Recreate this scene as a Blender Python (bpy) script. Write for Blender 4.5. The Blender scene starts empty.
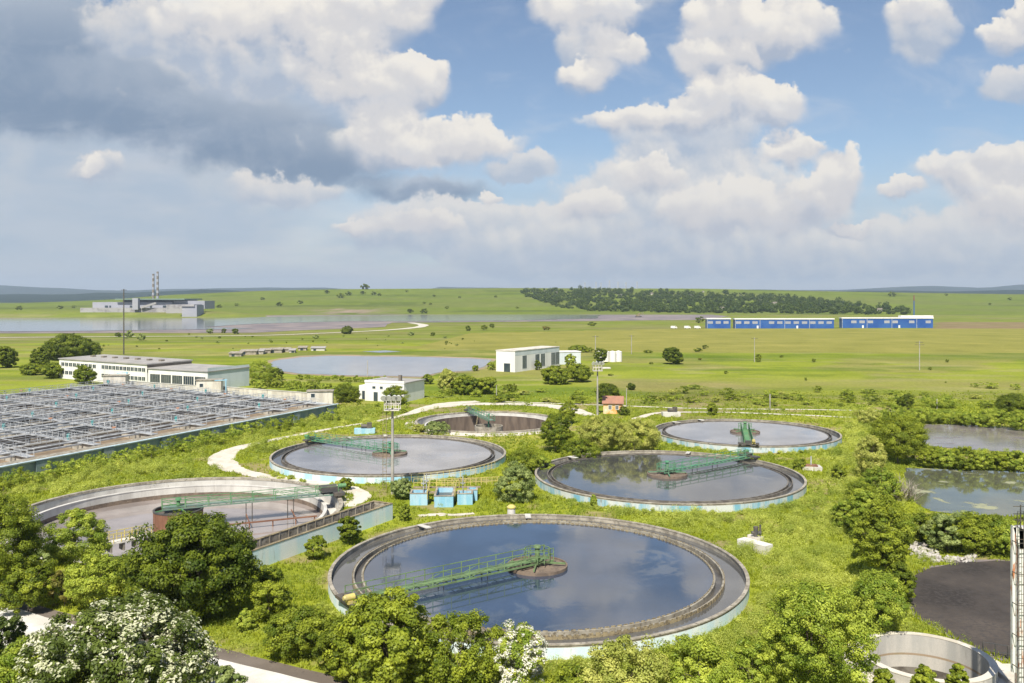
import bpy, bmesh, math, random
import numpy as np
from mathutils import Vector, Matrix

# ------------------------------------------------------------------ camera, world, sun, exposure
scn = bpy.context.scene
COL = scn.collection
CAM_H, FPX, HORIZ, CX = 28.5, 880.0, 298.0, 512.0
EXPOSURE = 0.82
SUN_AZ = (-0.20, -0.90)          # horizontal direction TOWARDS the sun
SUN_EL = 52.0

cam_d = bpy.data.cameras.new('camera')
cam = bpy.data.objects.new('camera', cam_d)
COL.objects.link(cam)
cam.location = (0, 0, CAM_H)
cam.rotation_euler = (math.radians(90), 0, 0)
cam_d.sensor_width = 36.0
cam_d.lens = 36.0 * FPX / 1024.0
cam_d.shift_y = -(341.5 - HORIZ) / 1024.0
cam_d.clip_start = 0.5
cam_d.clip_end = 60000
scn.camera = cam
scn.view_settings.view_transform = 'Standard'
scn.view_settings.look = 'None'
scn.view_settings.gamma = 1.0
scn.view_settings.use_curve_mapping = False
scn.view_settings.exposure = EXPOSURE
scn.cycles.max_bounces = 6
scn.cycles.diffuse_bounces = 2
scn.cycles.glossy_bounces = 3
scn.cycles.transmission_bounces = 3
scn.cycles.transparent_max_bounces = 8
scn.cycles.volume_bounces = 0
scn.cycles.use_denoising = True

sun_dir = Vector((SUN_AZ[0], SUN_AZ[1], 0)).normalized() * math.cos(math.radians(SUN_EL))
sun_dir.z = math.sin(math.radians(SUN_EL))
sd = bpy.data.lights.new('sun', 'SUN')
sd.energy = 4.2
sd.angle = math.radians(0.5)
sd.color = (1.0, 0.94, 0.82)
sun = bpy.data.objects.new('sun', sd)
COL.objects.link(sun)
sun.rotation_euler = sun_dir.to_track_quat('Z', 'Y').to_euler()

world = bpy.data.worlds.new('World')
scn.world = world
world.use_nodes = True
WT = world.node_tree
WT.nodes.clear()
SKY_STRENGTH = 0.1


class X:
    """tiny expression wrapper over shader math nodes"""
    tree = None

    def __init__(self, s):
        self.s = s

    @staticmethod
    def put(node, i, v):
        if isinstance(v, X):
            X.tree.links.new(v.s, node.inputs[i])
        else:
            node.inputs[i].default_value = v

    @staticmethod
    def m(op, a, b=None, c=None, clamp=False):
        n = X.tree.nodes.new('ShaderNodeMath')
        n.operation = op
        n.use_clamp = clamp
        X.put(n, 0, a)
        if b is not None: X.put(n, 1, b)
        if c is not None: X.put(n, 2, c)
        return X(n.outputs[0])

    @staticmethod
    def v(op, a, b=None, c=None, out=0):
        n = X.tree.nodes.new('ShaderNodeVectorMath')
        n.operation = op
        X.put(n, 0, a)
        if b is not None: X.put(n, 3 if op == 'SCALE' else 1, b)
        if c is not None: X.put(n, 2, c)
        return X(n.outputs[out])

    def __add__(self, o): return X.m('ADD', self, o)
    def __radd__(self, o): return X.m('ADD', self, o)
    def __sub__(self, o): return X.m('SUBTRACT', self, o)
    def __rsub__(self, o): return X.m('SUBTRACT', o, self)
    def __mul__(self, o): return X.m('MULTIPLY', self, o)
    def __rmul__(self, o): return X.m('MULTIPLY', self, o)
    def __truediv__(self, o): return X.m('DIVIDE', self, o)

    def sstep(self, a, b, lo=0.0, hi=1.0):
        n = X.tree.nodes.new('ShaderNodeMapRange')
        n.interpolation_type = 'SMOOTHSTEP'
        X.put(n, 0, self); X.put(n, 1, a); X.put(n, 2, b); X.put(n, 3, lo); X.put(n, 4, hi)
        return X(n.outputs[0])

    def lin(self, a, b, lo=0.0, hi=1.0):
        n = X.tree.nodes.new('ShaderNodeMapRange')
        X.put(n, 0, self); X.put(n, 1, a); X.put(n, 2, b); X.put(n, 3, lo); X.put(n, 4, hi)
        return X(n.outputs[0])


def xyz(a, b, c):
    n = X.tree.nodes.new('ShaderNodeCombineXYZ')
    X.put(n, 0, a); X.put(n, 1, b); X.put(n, 2, c)
    return X(n.outputs[0])


def sep(v):
    n = X.tree.nodes.new('ShaderNodeSeparateXYZ')
    X.put(n, 0, v)
    return X(n.outputs[0]), X(n.outputs[1]), X(n.outputs[2])


def fbm(vec, scale, detail=6, rough=0.55, dist=0.0, lac=2.0):
    n = X.tree.nodes.new('ShaderNodeTexNoise')
    n.noise_dimensions = '3D'
    X.put(n, 0, vec)
    n.inputs['Scale'].default_value = scale
    n.inputs['Detail'].default_value = detail
    n.inputs['Roughness'].default_value = rough
    n.inputs['Lacunarity'].default_value = lac
    n.inputs['Distortion'].default_value = dist
    return X(n.outputs[0])


def puff(vec, scale, smooth=0.6):
    n = X.tree.nodes.new('ShaderNodeTexVoronoi')
    n.voronoi_dimensions = '2D'
    n.feature = 'F1'
    X.put(n, 0, vec)
    n.inputs['Scale'].default_value = scale
    n.inputs['Detail'].default_value = 1.0
    n.inputs['Roughness'].default_value = 0.5
    return X(n.outputs[0])


def mixc(f, a, b):
    n = X.tree.nodes.new('ShaderNodeMix')
    n.data_type = 'RGBA'
    X.put(n, 0, f)
    for i, v in ((6, a), (7, b)):
        if isinstance(v, X): X.tree.links.new(v.s, n.inputs[i])
        else: n.inputs[i].default_value = v
    return X(n.outputs[2])


def lin_rgb(r, g, b):
    f = lambda c: (c / 255 / 12.92) if c <= 10 else ((c / 255 + .055) / 1.055) ** 2.4
    return f(r), f(g), f(b)


def sky_rgb(r, g, b):
    """display colour of a cloud -> radiance before the background strength"""
    k = 1.0 / (SKY_STRENGTH * 2 ** EXPOSURE)
    return tuple(c * k for c in lin_rgb(r, g, b)) + (1,)


def build_sky():
    X.tree = WT
    tc = WT.nodes.new('ShaderNodeTexCoord')
    d = X(tc.outputs['Generated'])
    dx, dy, dz = sep(d)
    ady = X.m('MAXIMUM', X.m('ABSOLUTE', dy), 0.08)
    u = X.m('MAXIMUM', X.m('MINIMUM', dx / ady, 4.0), -4.0)
    v = X.m('MINIMUM', X.m('MAXIMUM', dz / ady, -0.05), 3.0)
    a = u * 8.8 + 5.12
    b = 2.98 - v * 8.8
    P = xyz(a, b, 0.0)
    # the fluffy displacement of all cloud outlines
    n1 = fbm(P, 0.9, 7, 0.55)
    n2 = fbm(X.v('ADD', P, (7.3, 2.1, 4.0)), 2.6, 6, 0.6)
    Pl = X.v('ADD', P, (0.07, -0.10, 0.0))                   # a step towards the light
    n2l = fbm(X.v('ADD', Pl, (7.3, 2.1, 4.0)), 2.6, 6, 0.6)
    warp = xyz((n1 - 0.5) * 0.55, (n2 - 0.5) * 0.5, 0.0)
    Q = X.v('ADD', P, warp)
    p1 = puff(Q, 2.3)
    p1l = puff(X.v('ADD', Q, (0.06, -0.09, 0.0)), 2.3)

    def field(blobs, src):
        W, A = None, None
        for i, (cx, cy, rx, ry) in enumerate(blobs):
            if i and i % 6 == 0:                     # orders the evaluation, adds nothing visible
                src = X.v('MULTIPLY_ADD', A, (1e-7, 1e-7, 1e-7), src)
            ir = (100.0 / rx, 100.0 / ry, 0.0)
            of = (-cx / rx, -cy / ry, 0.0)
            q = X.v('MULTIPLY_ADD', src, ir, of)
            L = X.v('LENGTH', q, out=1)
            w = X.m('SUBTRACT', 1.0, L, clamp=True)
            s = X.v('SCALE', q, w)
            W = w if W is None else W + w
            A = s if A is None else X.v('ADD', A, s)
        _, ay, _ = sep(A)
        h = X.m('DIVIDE', ay, W + 0.02)              # + below, - above
        return W, h

    nish = WT.nodes.new('ShaderNodeTexSky')
    nish.sky_type = 'NISHITA'
    nish.sun_disc = False
    nish.sun_elevation = math.radians(SUN_EL)
    nish.sun_rotation = math.atan2(SUN_AZ[0], SUN_AZ[1])
    nish.air_density = 1.0
    nish.dust_density = 0.6
    nish.ozone_density = 2.5
    nish.altitude = 300
    base = X(nish.outputs[0])
    hs = WT.nodes.new('ShaderNodeHueSaturation')
    hs.inputs['Saturation'].default_value = SKY_SAT
    hs.inputs['Value'].default_value = SKY_VAL
    WT.links.new(base.s, hs.inputs['Color'])
    col = X(hs.outputs[0])

    # pale bank of distant cloud along the horizon
    bank = b.sstep(1.35, 2.6) * (n1.lin(0.3, 0.62, 0.55, 1.0)) + (n2 - 0.5) * 0.25 * b.sstep(1.2, 2.2)
    streak = fbm(X.v('MULTIPLY', P, (0.55, 2.6, 1.0)), 1.3, 4, 0.5)
    left = a.sstep(4.6, 2.4)
    bank = X.m('MAXIMUM', bank, left * b.sstep(0.5, 1.4) * 0.97)
    bcol = mixc(streak.sstep(0.38, 0.66), sky_rgb(180, 193, 209), sky_rgb(218, 217, 218))
    bcol = mixc(a.sstep(3.6, 0.4) * 0.7, bcol, sky_rgb(176, 190, 207))
    bcol = mixc(n1.sstep(0.48, 0.66, 0.0, 0.5), bcol, sky_rgb(214, 215, 216))
    bcol = mixc(b.sstep(2.35, 2.85) * 0.6, bcol, sky_rgb(210, 213, 217))
    bank = X.m('MAXIMUM', bank * 0.95, b.sstep(2.45, 2.75))
    col = mixc(X.m('MULTIPLY', bank, 1.0, clamp=True), col, bcol)

    # grey rain cloud filling the left
    W, h = field(DARK_BLOBS, X.v('ADD', P, X.v('SCALE', warp, 0.8)))
    f = W + (n1 - 0.5) * 0.5
    al = f.sstep(0.0, 0.60)
    shade = h.sstep(-0.8, 0.25)
    dcol = mixc(shade, sky_rgb(186, 195, 207), sky_rgb(124, 145, 171))
    dcol = mixc(n2.sstep(0.4, 0.75, 0.0, 0.3), dcol, sky_rgb(196, 202, 212))
    col = mixc(al * 0.96, col, dcol)

    # soft white banks (middle distance)
    W, h = field(SOFT_BLOBS, Q)
    f = W + (n2 - 0.5) * 0.5 - (p1 - 0.35) * 0.2
    al = f.sstep(0.06, 0.34)
    li = h.lin(-0.5, 0.45, 1.0, 0.0) + (n2 - n2l) * 1.6 + (p1l - p1) * 0.5
    scol = mixc(X.m('MULTIPLY', li, 1.0, clamp=True), sky_rgb(180, 190, 206), sky_rgb(236, 230, 223))
    col = mixc(al * 0.85, col, scol)

    # crisp sunlit cumulus
    W, h = field(CUM_BLOBS, Q)
    f = W + (n2 - 0.5) * 0.3 - (p1 - 0.35) * 0.3
    al = f.sstep(0.04, h.lin(-0.35, 0.35, 0.20, 0.62))
    li = h.lin(-0.45, 0.5, 1.1, 0.05) + (n2 - n2l) * 1.3 + (p1l - p1) * 0.6
    ccol = mixc(li.sstep(-0.1, 0.5), sky_rgb(172, 183, 202), sky_rgb(218, 216, 217))
    ccol = mixc(li.sstep(0.5, 1.15), ccol, sky_rgb(247, 241, 231))
    ccol = mixc(b.sstep(1.2, 2.6, 0.0, 0.42), ccol, sky_rgb(220, 214, 212))
    col = mixc(al, col, ccol)

    # thin veils
    wis = fbm(X.v('MULTIPLY', P, (0.8, 2.0, 1.0)), 1.1, 5, 0.6, 0.6)
    col = mixc(wis.sstep(0.48, 0.8, 0.02, 0.42), col, sky_rgb(205, 212, 224))
    bg = WT.nodes.new('ShaderNodeBackground')
    bg.inputs['Strength'].default_value = SKY_STRENGTH
    WT.links.new(col.s, bg.inputs['Color'])
    out = WT.nodes.new('ShaderNodeOutputWorld')
    WT.links.new(bg.outputs[0], out.inputs[0])


SKY_SAT, SKY_VAL = 0.98, 0.66
# cloud masses, in hundredths of the tangent plane about the view axis: centre x, y and radii
DARK_BLOBS = [(0, 60, 210, 75), (110, 100, 190, 55), (-10, 15, 150, 60), (240, 130, 150, 48), (320, 158, 105, 34),
              (420, 188, 90, 18), (-200, 60, 300, 120)]
SOFT_BLOBS = [(190, 25, 150, 50), (250, 65, 100, 50), (90, 168, 36, 16), (290, 190, 70, 22), (520, 168, 50, 16),
              (420, 225, 110, 34), (540, 240, 130, 38), (640, 205, 120, 60), (730, 215, 130, 70), (600, 255, 200, 36),
              (800, 255, 150, 36), (960, 245, 140, 42), (480, 215, 60, 22), (690, 135, 90, 50), (330, 20, 120, 60),
              (925, 25, 50, 50), (585, 45, 36, 40), (1020, 85, 60, 25), (630, -20, 70, 40), (520, -60, 90, 30), (720, -70, 40, 80)]
CUM_BLOBS = [(390, 10, 70, 50), (345, 70, 75, 55), (385, 90, 75, 42), (425, 80, 34, 32), (455, 148, 75, 34),
             (385, 140, 70, 42), (230, 22, 110, 42), (320, 20, 70, 60),
             (570, 10, 60, 26), (615, 12, 40, 22), (618, 50, 38, 26), (588, 78, 40, 24), (600, 30, 34, 24),
             (735, 28, 82, 52), (790, 32, 58, 45), (710, 60, 60, 28),
             (740, 100, 72, 34), (690, 118, 60, 28), (630, 122, 60, 20), (775, 108, 40, 34),
             (790, 150, 45, 24), (838, 176, 34, 34), (750, 210, 60, 40), (700, 215, 55, 34), (815, 205, 50, 40), (590, 208, 50, 24), (650, 180, 50, 22),
             (960, 172, 60, 34), (1010, 205, 70, 50), (905, 190, 30, 14), (1015, 165, 50, 22), (850, 228, 30, 10),
             (1005, 38, 34, 22), (920, 10, 40, 26), (1030, 15, 40, 24), (88, 168, 15, 13), (493, 196, 14, 11),
             (410, 224, 70, 18), (355, 228, 30, 11),
             (600, -30, 62, 34), (650, -58, 50, 30), (722, -40, 34, 70), (330, -70, 110, 50), (430, -45, 40, 22), (260, -230, 200, 80), (880, -120, 120, 50)]
build_sky()

# ------------------------------------------------------------------ helpers
R_ = math.radians


def Wp(px, py, z=0.0):
    """a point of the place, given where it shows in the photograph and its height above the plant's ground"""
    Y = FPX * (CAM_H - z) / (py - HORIZ)
    return Vector(((px - CX) / FPX * Y, Y, z))


def at(px, Y, z=0.0):
    return Vector(((px - CX) / FPX * Y, Y, z))


class MB:
    """collects shapes and links them as ONE mesh object"""

    def __init__(self):
        self.v, self.f = [], []

    def add(self, vs, fs):
        o = len(self.v)
        self.v += [tuple(p) for p in vs]
        self.f += [tuple(i + o for i in f) for f in fs]
        return self

    def frame(self, o, ax, ay, az, lo, hi):
        vs = []
        for k in (0, 1):
            for j in (0, 1):
                for i in (0, 1):
                    c = ((lo[0], hi[0])[i], (lo[1], hi[1])[j], (lo[2], hi[2])[k])
                    vs.append(Vector(o) + Vector(ax) * c[0] + Vector(ay) * c[1] + Vector(az) * c[2])
        return self.add(vs, [(0, 2, 3, 1), (4, 5, 7, 6), (0, 1, 5, 4), (2, 6, 7, 3), (0, 4, 6, 2), (1, 3, 7, 5)])

    def box(self, lo, hi):
        return self.frame((0, 0, 0), (1, 0, 0), (0, 1, 0), (0, 0, 1), lo, hi)

    def bar(self, a, b, w, h=None):
        a, b = Vector(a), Vector(b)
        h = w if h is None else h
        d = (b - a)
        L = d.length
        if L < 1e-6: return self
        d /= L
        s = d.cross(Vector((0, 0, 1)))
        if s.length < 1e-3: s = Vector((1, 0, 0))
        s.normalize()
        t = s.cross(d)
        return self.frame(a, d, s, t, (0, -w / 2, -h / 2), (L, w / 2, h / 2))

    def tube(self, a, b, r0, r1=None, n=10, cap=True):
        a, b = Vector(a), Vector(b)
        r1 = r0 if r1 is None else r1
        d = (b - a).normalized()
        s = d.cross(Vector((0, 0, 1)))
        if s.length < 1e-3: s = Vector((1, 0, 0))
        s.normalize()
        t = s.cross(d)
        vs = []
        for p, r in ((a, r0), (b, r1)):
            for k in range(n):
                q = 2 * math.pi * k / n
                vs.append(p + (s * math.cos(q) + t * math.sin(q)) * r)
        fs = [(k, (k + 1) % n, n + (k + 1) % n, n + k) for k in range(n)]
        if cap: fs += [tuple(range(n - 1, -1, -1)), tuple(range(n, 2 * n))]
        return self.add(vs, fs)

    def lathe(self, c, prof, n=128, closed=True, a0=0.0, a1=None):
        """revolve a profile of (radius, z) about the vertical through c"""
        full = a1 is None
        a1 = 2 * math.pi if full else a1
        m = len(prof)
        cols = n if full else n + 1
        vs = []
        for k in range(cols):
            q = a0 + (a1 - a0) * k / n
            for (r, z) in prof:
                vs.append((c[0] + r * math.cos(q), c[1] + r * math.sin(q), c[2] + z))
        fs = []
        for k in range(n):
            k2 = (k + 1) % cols
            for i in range(m if closed else m - 1):
                j = (i + 1) % m
                fs.append((k * m + i, k2 * m + i, k2 * m + j, k * m + j))
        return self.add(vs, fs)

    def disc(self, c, r, n=96):
        vs = [(c[0] + r * math.cos(2 * math.pi * k / n), c[1] + r * math.sin(2 * math.pi * k / n), c[2]) for k in range(n)]
        return self.add(vs, [tuple(range(n))])

    def poly(self, pts):
        return self.add(pts, [tuple(range(len(pts)))])

    def prism(self, pts, z0, z1):
        n = len(pts)
        vs = [(p[0], p[1], z0) for p in pts] + [(p[0], p[1], z1) for p in pts]
        return self.add(vs, [(k, (k + 1) % n, n + (k + 1) % n, n + k) for k in range(n)] +
                        [tuple(range(n - 1, -1, -1)), tuple(range(n, 2 * n))])

    def build(self, name, mat, parent=None, smooth=False, **tags):
        me = bpy.data.meshes.new(name)
        off = Vector((0, 0, 0))
        p = parent
        while p is not None:
            off += p.location
            p = p.parent
        me.from_pydata([tuple(Vector(v) - off) for v in self.v], [], self.f)
        me.validate()
        bm = bmesh.new(); bm.from_mesh(me)
        bmesh.ops.recalc_face_normals(bm, faces=bm.faces)
        bm.to_mesh(me); bm.free()
        if smooth:
            me.polygons.foreach_set('use_smooth', [True] * len(me.polygons))
            try: me.set_sharp_from_angle(angle=R_(35))
            except Exception: pass
        me.materials.append(mat)
        o = bpy.data.objects.new(name, me)
        COL.objects.link(o)
        if parent is not None: o.parent = parent
        for k, v in tags.items(): o[k] = v
        return o


def thing(name, label, cat, loc=(0, 0, 0), group=None):
    o = bpy.data.objects.new(name, None)
    o.empty_display_size = 0.5
    COL.objects.link(o)
    o.location = Vector(loc)
    o['label'] = label
    o['category'] = cat
    if group: o['group'] = group
    return o


def copy_thing(src, loc, rz=None, scale=None, label=None, group=None):
    c = src.copy()
    COL.objects.link(c)
    c.location = Vector(loc)
    if rz is not None: c.rotation_euler = (0, 0, rz)
    if scale is not None: c.scale = scale
    if label: c['label'] = label
    if group: c['group'] = group
    for ch in list(src.children):
        d = ch.copy(); COL.objects.link(d); d.parent = c
        for g in list(ch.children):
            e = g.copy(); COL.objects.link(e); e.parent = d
    return c


ORD = ['first', 'second', 'third', 'fourth', 'fifth', 'sixth', 'seventh', 'eighth', 'ninth', 'tenth', 'eleventh', 'twelfth', 'thirteenth', 'fourteenth',
       'fifteenth', 'sixteenth', 'seventeenth', 'eighteenth', 'nineteenth', 'twentieth']
for _t in ('twenty', 'thirty', 'forty'):
    ORD += [_t + '-' + w for w in ORD[:9]] + [{'twenty': 'thirtieth', 'thirty': 'fortieth', 'forty': 'fiftieth'}[_t]]


def number_from_left(group, what):
    """labels that count the members of a row from the left, as the photograph shows them"""
    obs = [o for o in bpy.data.objects if o.get('group') == group]
    obs.sort(key=lambda o: o.location.x / o.location.y)
    for k, o in enumerate(obs): o['label'] = ORD[k] + ' ' + what


def nearest_landmark(group, what, marks):
    """labels that rank the members of a scatter by their distance from something one can find"""
    obs = [o for o in bpy.data.objects if o.get('group') == group]
    rank = []
    for name, (px, py) in marks.items():
        m = Wp(px, py)
        for k, o in enumerate(sorted(obs, key=lambda o: (o.location - m).length)): rank.append((k, name, o))
    rank.sort(key=lambda r: r[0])
    done = set()
    for k, name, o in rank:
        if o.name in done or k >= len(ORD): continue
        done.add(o.name)
        o['label'] = (what + ' closest to ' + name) if k == 0 else (what + ', ' + ORD[k] + ' closest to ' + name)


# ------------------------------------------------------------------ materials
def nodes_of(name):
    m = bpy.data.materials.new(name)
    m.use_nodes = True
    t = m.node_tree
    X.tree = t
    return m, t, t.nodes['Principled BSDF']


def obj_coord(world=True):
    if world:
        g = X.tree.nodes.new('ShaderNodeNewGeometry')
        return X(g.outputs['Position'])
    g = X.tree.nodes.new('ShaderNodeTexCoord')
    return X(g.outputs['Object'])


def setc(t, sock, x):
    if isinstance(x, X): t.links.new(x.s, sock)
    else: sock.default_value = x


def bump(t, bsdf, h, strength=0.3, dist=0.05):
    n = t.nodes.new('ShaderNodeBump')
    n.inputs['Strength'].default_value = strength
    n.inputs['Distance'].default_value = dist
    t.links.new(h.s, n.inputs['Height'])
    t.links.new(n.outputs[0], bsdf.inputs['Normal'])


def worn(name, c1, c2, scale=0.6, lo=0.4, hi=0.62, rough=0.85, streak=False, bmp=0.3, c3=None, s3=3.0, t3=(0.6, 0.7), metal=0.0):
    """a base colour with large stains of a second colour and small spots of a third"""
    m, t, b = nodes_of(name)
    P = obj_coord()
    Ps = X.v('MULTIPLY', P, (1.0, 1.0, 0.18)) if streak else P
    n1 = fbm(Ps, scale, 6, 0.62)
    col = mixc(n1.sstep(lo, hi), c1 + (1,), c2 + (1,))
    if c3:
        n3 = fbm(Ps, s3, 5, 0.65)
        col = mixc(n3.sstep(*t3), col, c3 + (1,))
    fine = fbm(P, 9.0, 4, 0.6)
    col = mixc(fine.sstep(0.3, 0.75, 0.0, 0.22), col, tuple(c * 0.5 for c in c1) + (1,))
    setc(t, b.inputs['Base Color'], col)
    b.inputs['Roughness'].default_value = rough
    b.inputs['Metallic'].default_value = metal
    if bmp: bump(t, b, fine, bmp, 0.03)
    return m


def leafmat(name, ca, cb, trans=0.35, rough=0.5):
    m, t, b = nodes_of(name)
    at_ = t.nodes.new('ShaderNodeAttribute'); at_.attribute_name = 'tint'
    tint = X(at_.outputs['Fac'])
    oi = t.nodes.new('ShaderNodeObjectInfo')
    shift = (X(oi.outputs['Random']) - 0.5) * 0.25
    f = X.m('ADD', tint, shift, clamp=True)
    col = mixc(f, ca + (1,), cb + (1,))
    setc(t, b.inputs['Base Color'], col)
    b.inputs['Roughness'].default_value = rough
    b.inputs['Specular IOR Level'].default_value = 0.25
    tr = t.nodes.new('ShaderNodeBsdfTranslucent')
    tc = X.v('MULTIPLY', col, (1.25, 1.15, 0.5))
    setc(t, tr.inputs['Color'], tc)
    mx = t.nodes.new('ShaderNodeMixShader')
    mx.inputs[0].default_value = trans
    t.links.new(b.outputs[0], mx.inputs[1]); t.links.new(tr.outputs[0], mx.inputs[2])
    t.links.new(mx.outputs[0], t.nodes['Material Output'].inputs[0])
    return m


def watermat(name, deep, spec_ior=1.6, rough=0.04, ripple=0.12, scale=0.8, film=None, film_amt=0.0):
    m, t, b = nodes_of(name)
    P = obj_coord()
    n = fbm(P, 0.12, 5, 0.6)
    col = mixc(n.sstep(0.35, 0.7), tuple(c * 0.8 for c in deep) + (1,), tuple(c * 1.25 for c in deep) + (1,))
    if film:
        k = fbm(P, 0.16, 6, 0.62, 0.5)
        fm = k.sstep(0.56, 0.66, 0.0, film_amt)
        col = mixc(fm, col, film + (1,))
        r = fm * 0.6 + rough
        setc(t, b.inputs['Roughness'], r)
    else:
        b.inputs['Roughness'].default_value = rough
    setc(t, b.inputs['Base Color'], col)
    b.inputs['IOR'].default_value = spec_ior
    w = fbm(X.v('MULTIPLY', P, (1.0, 0.6, 1.0)), scale, 3, 0.5)
    calm = fbm(P, 0.05, 3, 0.5).sstep(0.4, 0.65, 0.3, 1.0)
    bump(t, b, w * calm, ripple, 0.05)
    return m


M = {}
M['concrete'] = worn('concrete', (0.42, 0.39, 0.34), (0.26, 0.24, 0.20), 0.5, c3=(0.55, 0.53, 0.48), s3=2.0)
M['rim'] = worn('rim_concrete', (0.25, 0.22, 0.175), (0.42, 0.38, 0.31), 0.8, c3=(0.16, 0.14, 0.11), s3=2.5, t3=(0.52, 0.66))
M['lightconc'] = worn('light_concrete', (0.60, 0.58, 0.54), (0.46, 0.44, 0.41), 0.4, streak=True, c3=(0.27, 0.24, 0.2), s3=1.4, t3=(0.6, 0.75))
M['wetconc'] = worn('wet_concrete', (0.10, 0.085, 0.07), (0.20, 0.18, 0.15), 0.9, rough=0.6)
M['darkwall'] = worn('tarred_wall', (0.10, 0.075, 0.06), (0.17, 0.13, 0.10), 0.8, streak=True)
M['t2blue'] = worn('sky_blue_rim_paint', (0.34, 0.60, 0.76), (0.68, 0.72, 0.72), 0.35, 0.42, 0.60, streak=True, c3=(0.30, 0.32, 0.30), s3=1.3, t3=(0.6, 0.7))
M['pitwall'] = worn('pit_wall', (0.50, 0.47, 0.42), (0.38, 0.37, 0.34), 0.5, streak=True, c3=(0.24, 0.22, 0.19), s3=1.2, t3=(0.58, 0.74))
M['works'] = worn('faded_works_concrete', (0.36, 0.35, 0.35), (0.28, 0.27, 0.28), 0.02, c3=(0.22, 0.21, 0.22), s3=0.08, t3=(0.5, 0.62), bmp=0)
M['coping'] = worn('pale_blue_coping', (0.50, 0.63, 0.69), (0.38, 0.46, 0.50), 0.8, streak=False, rough=0.7)
M['launder'] = worn('launder_concrete', (0.24, 0.215, 0.17), (0.36, 0.33, 0.27), 0.8, c3=(0.12, 0.10, 0.07), s3=2.5, t3=(0.5, 0.64))
M['weir'] = worn('weir_boards', (0.32, 0.26, 0.15), (0.20, 0.16, 0.10), 1.2, c3=(0.10, 0.08, 0.05), s3=4.0, t3=(0.5, 0.6))
M['bluewall'] = worn('blue_painted_wall', (0.58, 0.74, 0.80), (0.74, 0.79, 0.79), 0.5, streak=True, c3=(0.30, 0.36, 0.34), s3=1.6, t3=(0.6, 0.74), bmp=0.15)
M['bluerim'] = worn('worn_blue_paint', (0.18, 0.40, 0.52), (0.58, 0.60, 0.58), 0.45, 0.40, 0.58, streak=True, c3=(0.24, 0.27, 0.27), s3=1.3, t3=(0.58, 0.68))
M['tealband'] = worn('teal_paint', (0.20, 0.27, 0.29), (0.30, 0.34, 0.34), 0.7, streak=True)
M['brightblue'] = worn('light_blue_paint', (0.22, 0.46, 0.62), (0.38, 0.56, 0.66), 0.8, streak=True, c3=(0.34, 0.36, 0.34), s3=1.8, t3=(0.6, 0.72), bmp=0.1)
M['green'] = worn('green_paint', (0.09, 0.24, 0.10), (0.14, 0.26, 0.12), 0.8, rough=0.55, bmp=0)
M['mint'] = worn('mint_green_paint', (0.07, 0.24, 0.13), (0.14, 0.23, 0.15), 0.8, rough=0.6, bmp=0, c3=(0.16, 0.10, 0.06), s3=3.0, t3=(0.62, 0.68))
M['olive'] = worn('olive_green_paint', (0.15, 0.24, 0.10), (0.11, 0.16, 0.07), 0.8, rough=0.6, bmp=0, c3=(0.16, 0.10, 0.06), s3=3.0, t3=(0.62, 0.68))
M['paleg'] = worn('faded_green_paint', (0.13, 0.22, 0.17), (0.20, 0.24, 0.20), 0.8, rough=0.6, bmp=0)
M['yellow'] = worn('yellow_paint', (0.58, 0.48, 0.14), (0.44, 0.38, 0.18), 0.8, rough=0.5, bmp=0)
M['orange'] = worn('orange_paint', (0.60, 0.24, 0.10), (0.5, 0.25, 0.14), 0.8, rough=0.5, bmp=0)
M['teal'] = worn('teal_valve_paint', (0.05, 0.42, 0.42), (0.10, 0.35, 0.35), 0.8, rough=0.5, bmp=0)
M['red'] = worn('red_paint', (0.22, 0.07, 0.08), (0.2, 0.08, 0.08), 0.8, rough=0.5, bmp=0)
M['galv'] = worn('galvanised_steel', (0.50, 0.51, 0.52), (0.30, 0.31, 0.32), 0.8, rough=0.45, bmp=0)
M['steel'] = worn('dark_steel', (0.06, 0.06, 0.06), (0.12, 0.10, 0.08), 0.8, rough=0.6, bmp=0)
M['rust'] = worn('rusty_steel', (0.16, 0.07, 0.04), (0.24, 0.12, 0.07), 0.7, streak=True, rough=0.8)
M['scum'] = worn('dried_scum', (0.20, 0.15, 0.11), (0.12, 0.09, 0.07), 1.2, c3=(0.28, 0.22, 0.16), s3=3.0)
M['sludge'] = worn('brown_sludge', (0.28, 0.21, 0.14), (0.20, 0.15, 0.10), 0.5, rough=0.5)
M['blacksludge'] = worn('dark_basin_water', (0.06, 0.055, 0.05), (0.11, 0.10, 0.085), 0.5, rough=0.3, bmp=0)
M['dried'] = worn('drying_sludge', (0.022, 0.017, 0.015), (0.085, 0.068, 0.056), 0.10, 0.35, 0.65, c3=(0.050, 0.042, 0.038), s3=2.2, t3=(0.42, 0.66), rough=0.95, bmp=0.8)
M['white'] = worn('white_render', (0.80, 0.79, 0.76), (0.72, 0.71, 0.68), 0.3, streak=True, c3=(0.60, 0.58, 0.54), s3=0.9, t3=(0.62, 0.78), bmp=0.1)
M['dirtywhite'] = worn('dirty_white_wall', (0.66, 0.62, 0.55), (0.48, 0.44, 0.38), 0.5, streak=True, c3=(0.3, 0.26, 0.2), s3=1.4, t3=(0.58, 0.7))
M['greyblue'] = worn('grey_blue_wall', (0.60, 0.65, 0.68), (0.50, 0.56, 0.59), 0.3, streak=True)
M['roofgrey'] = worn('grey_roof', (0.36, 0.34, 0.32), (0.28, 0.27, 0.26), 0.2, c3=(0.42, 0.40, 0.37), s3=0.5)
M['roofbrown'] = worn('brown_grey_fascia', (0.22, 0.19, 0.15), (0.15, 0.13, 0.11), 0.3)
M['glass'] = worn('dark_window', (0.035, 0.05, 0.065), (0.06, 0.08, 0.09), 0.5, rough=0.15, bmp=0)
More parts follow.
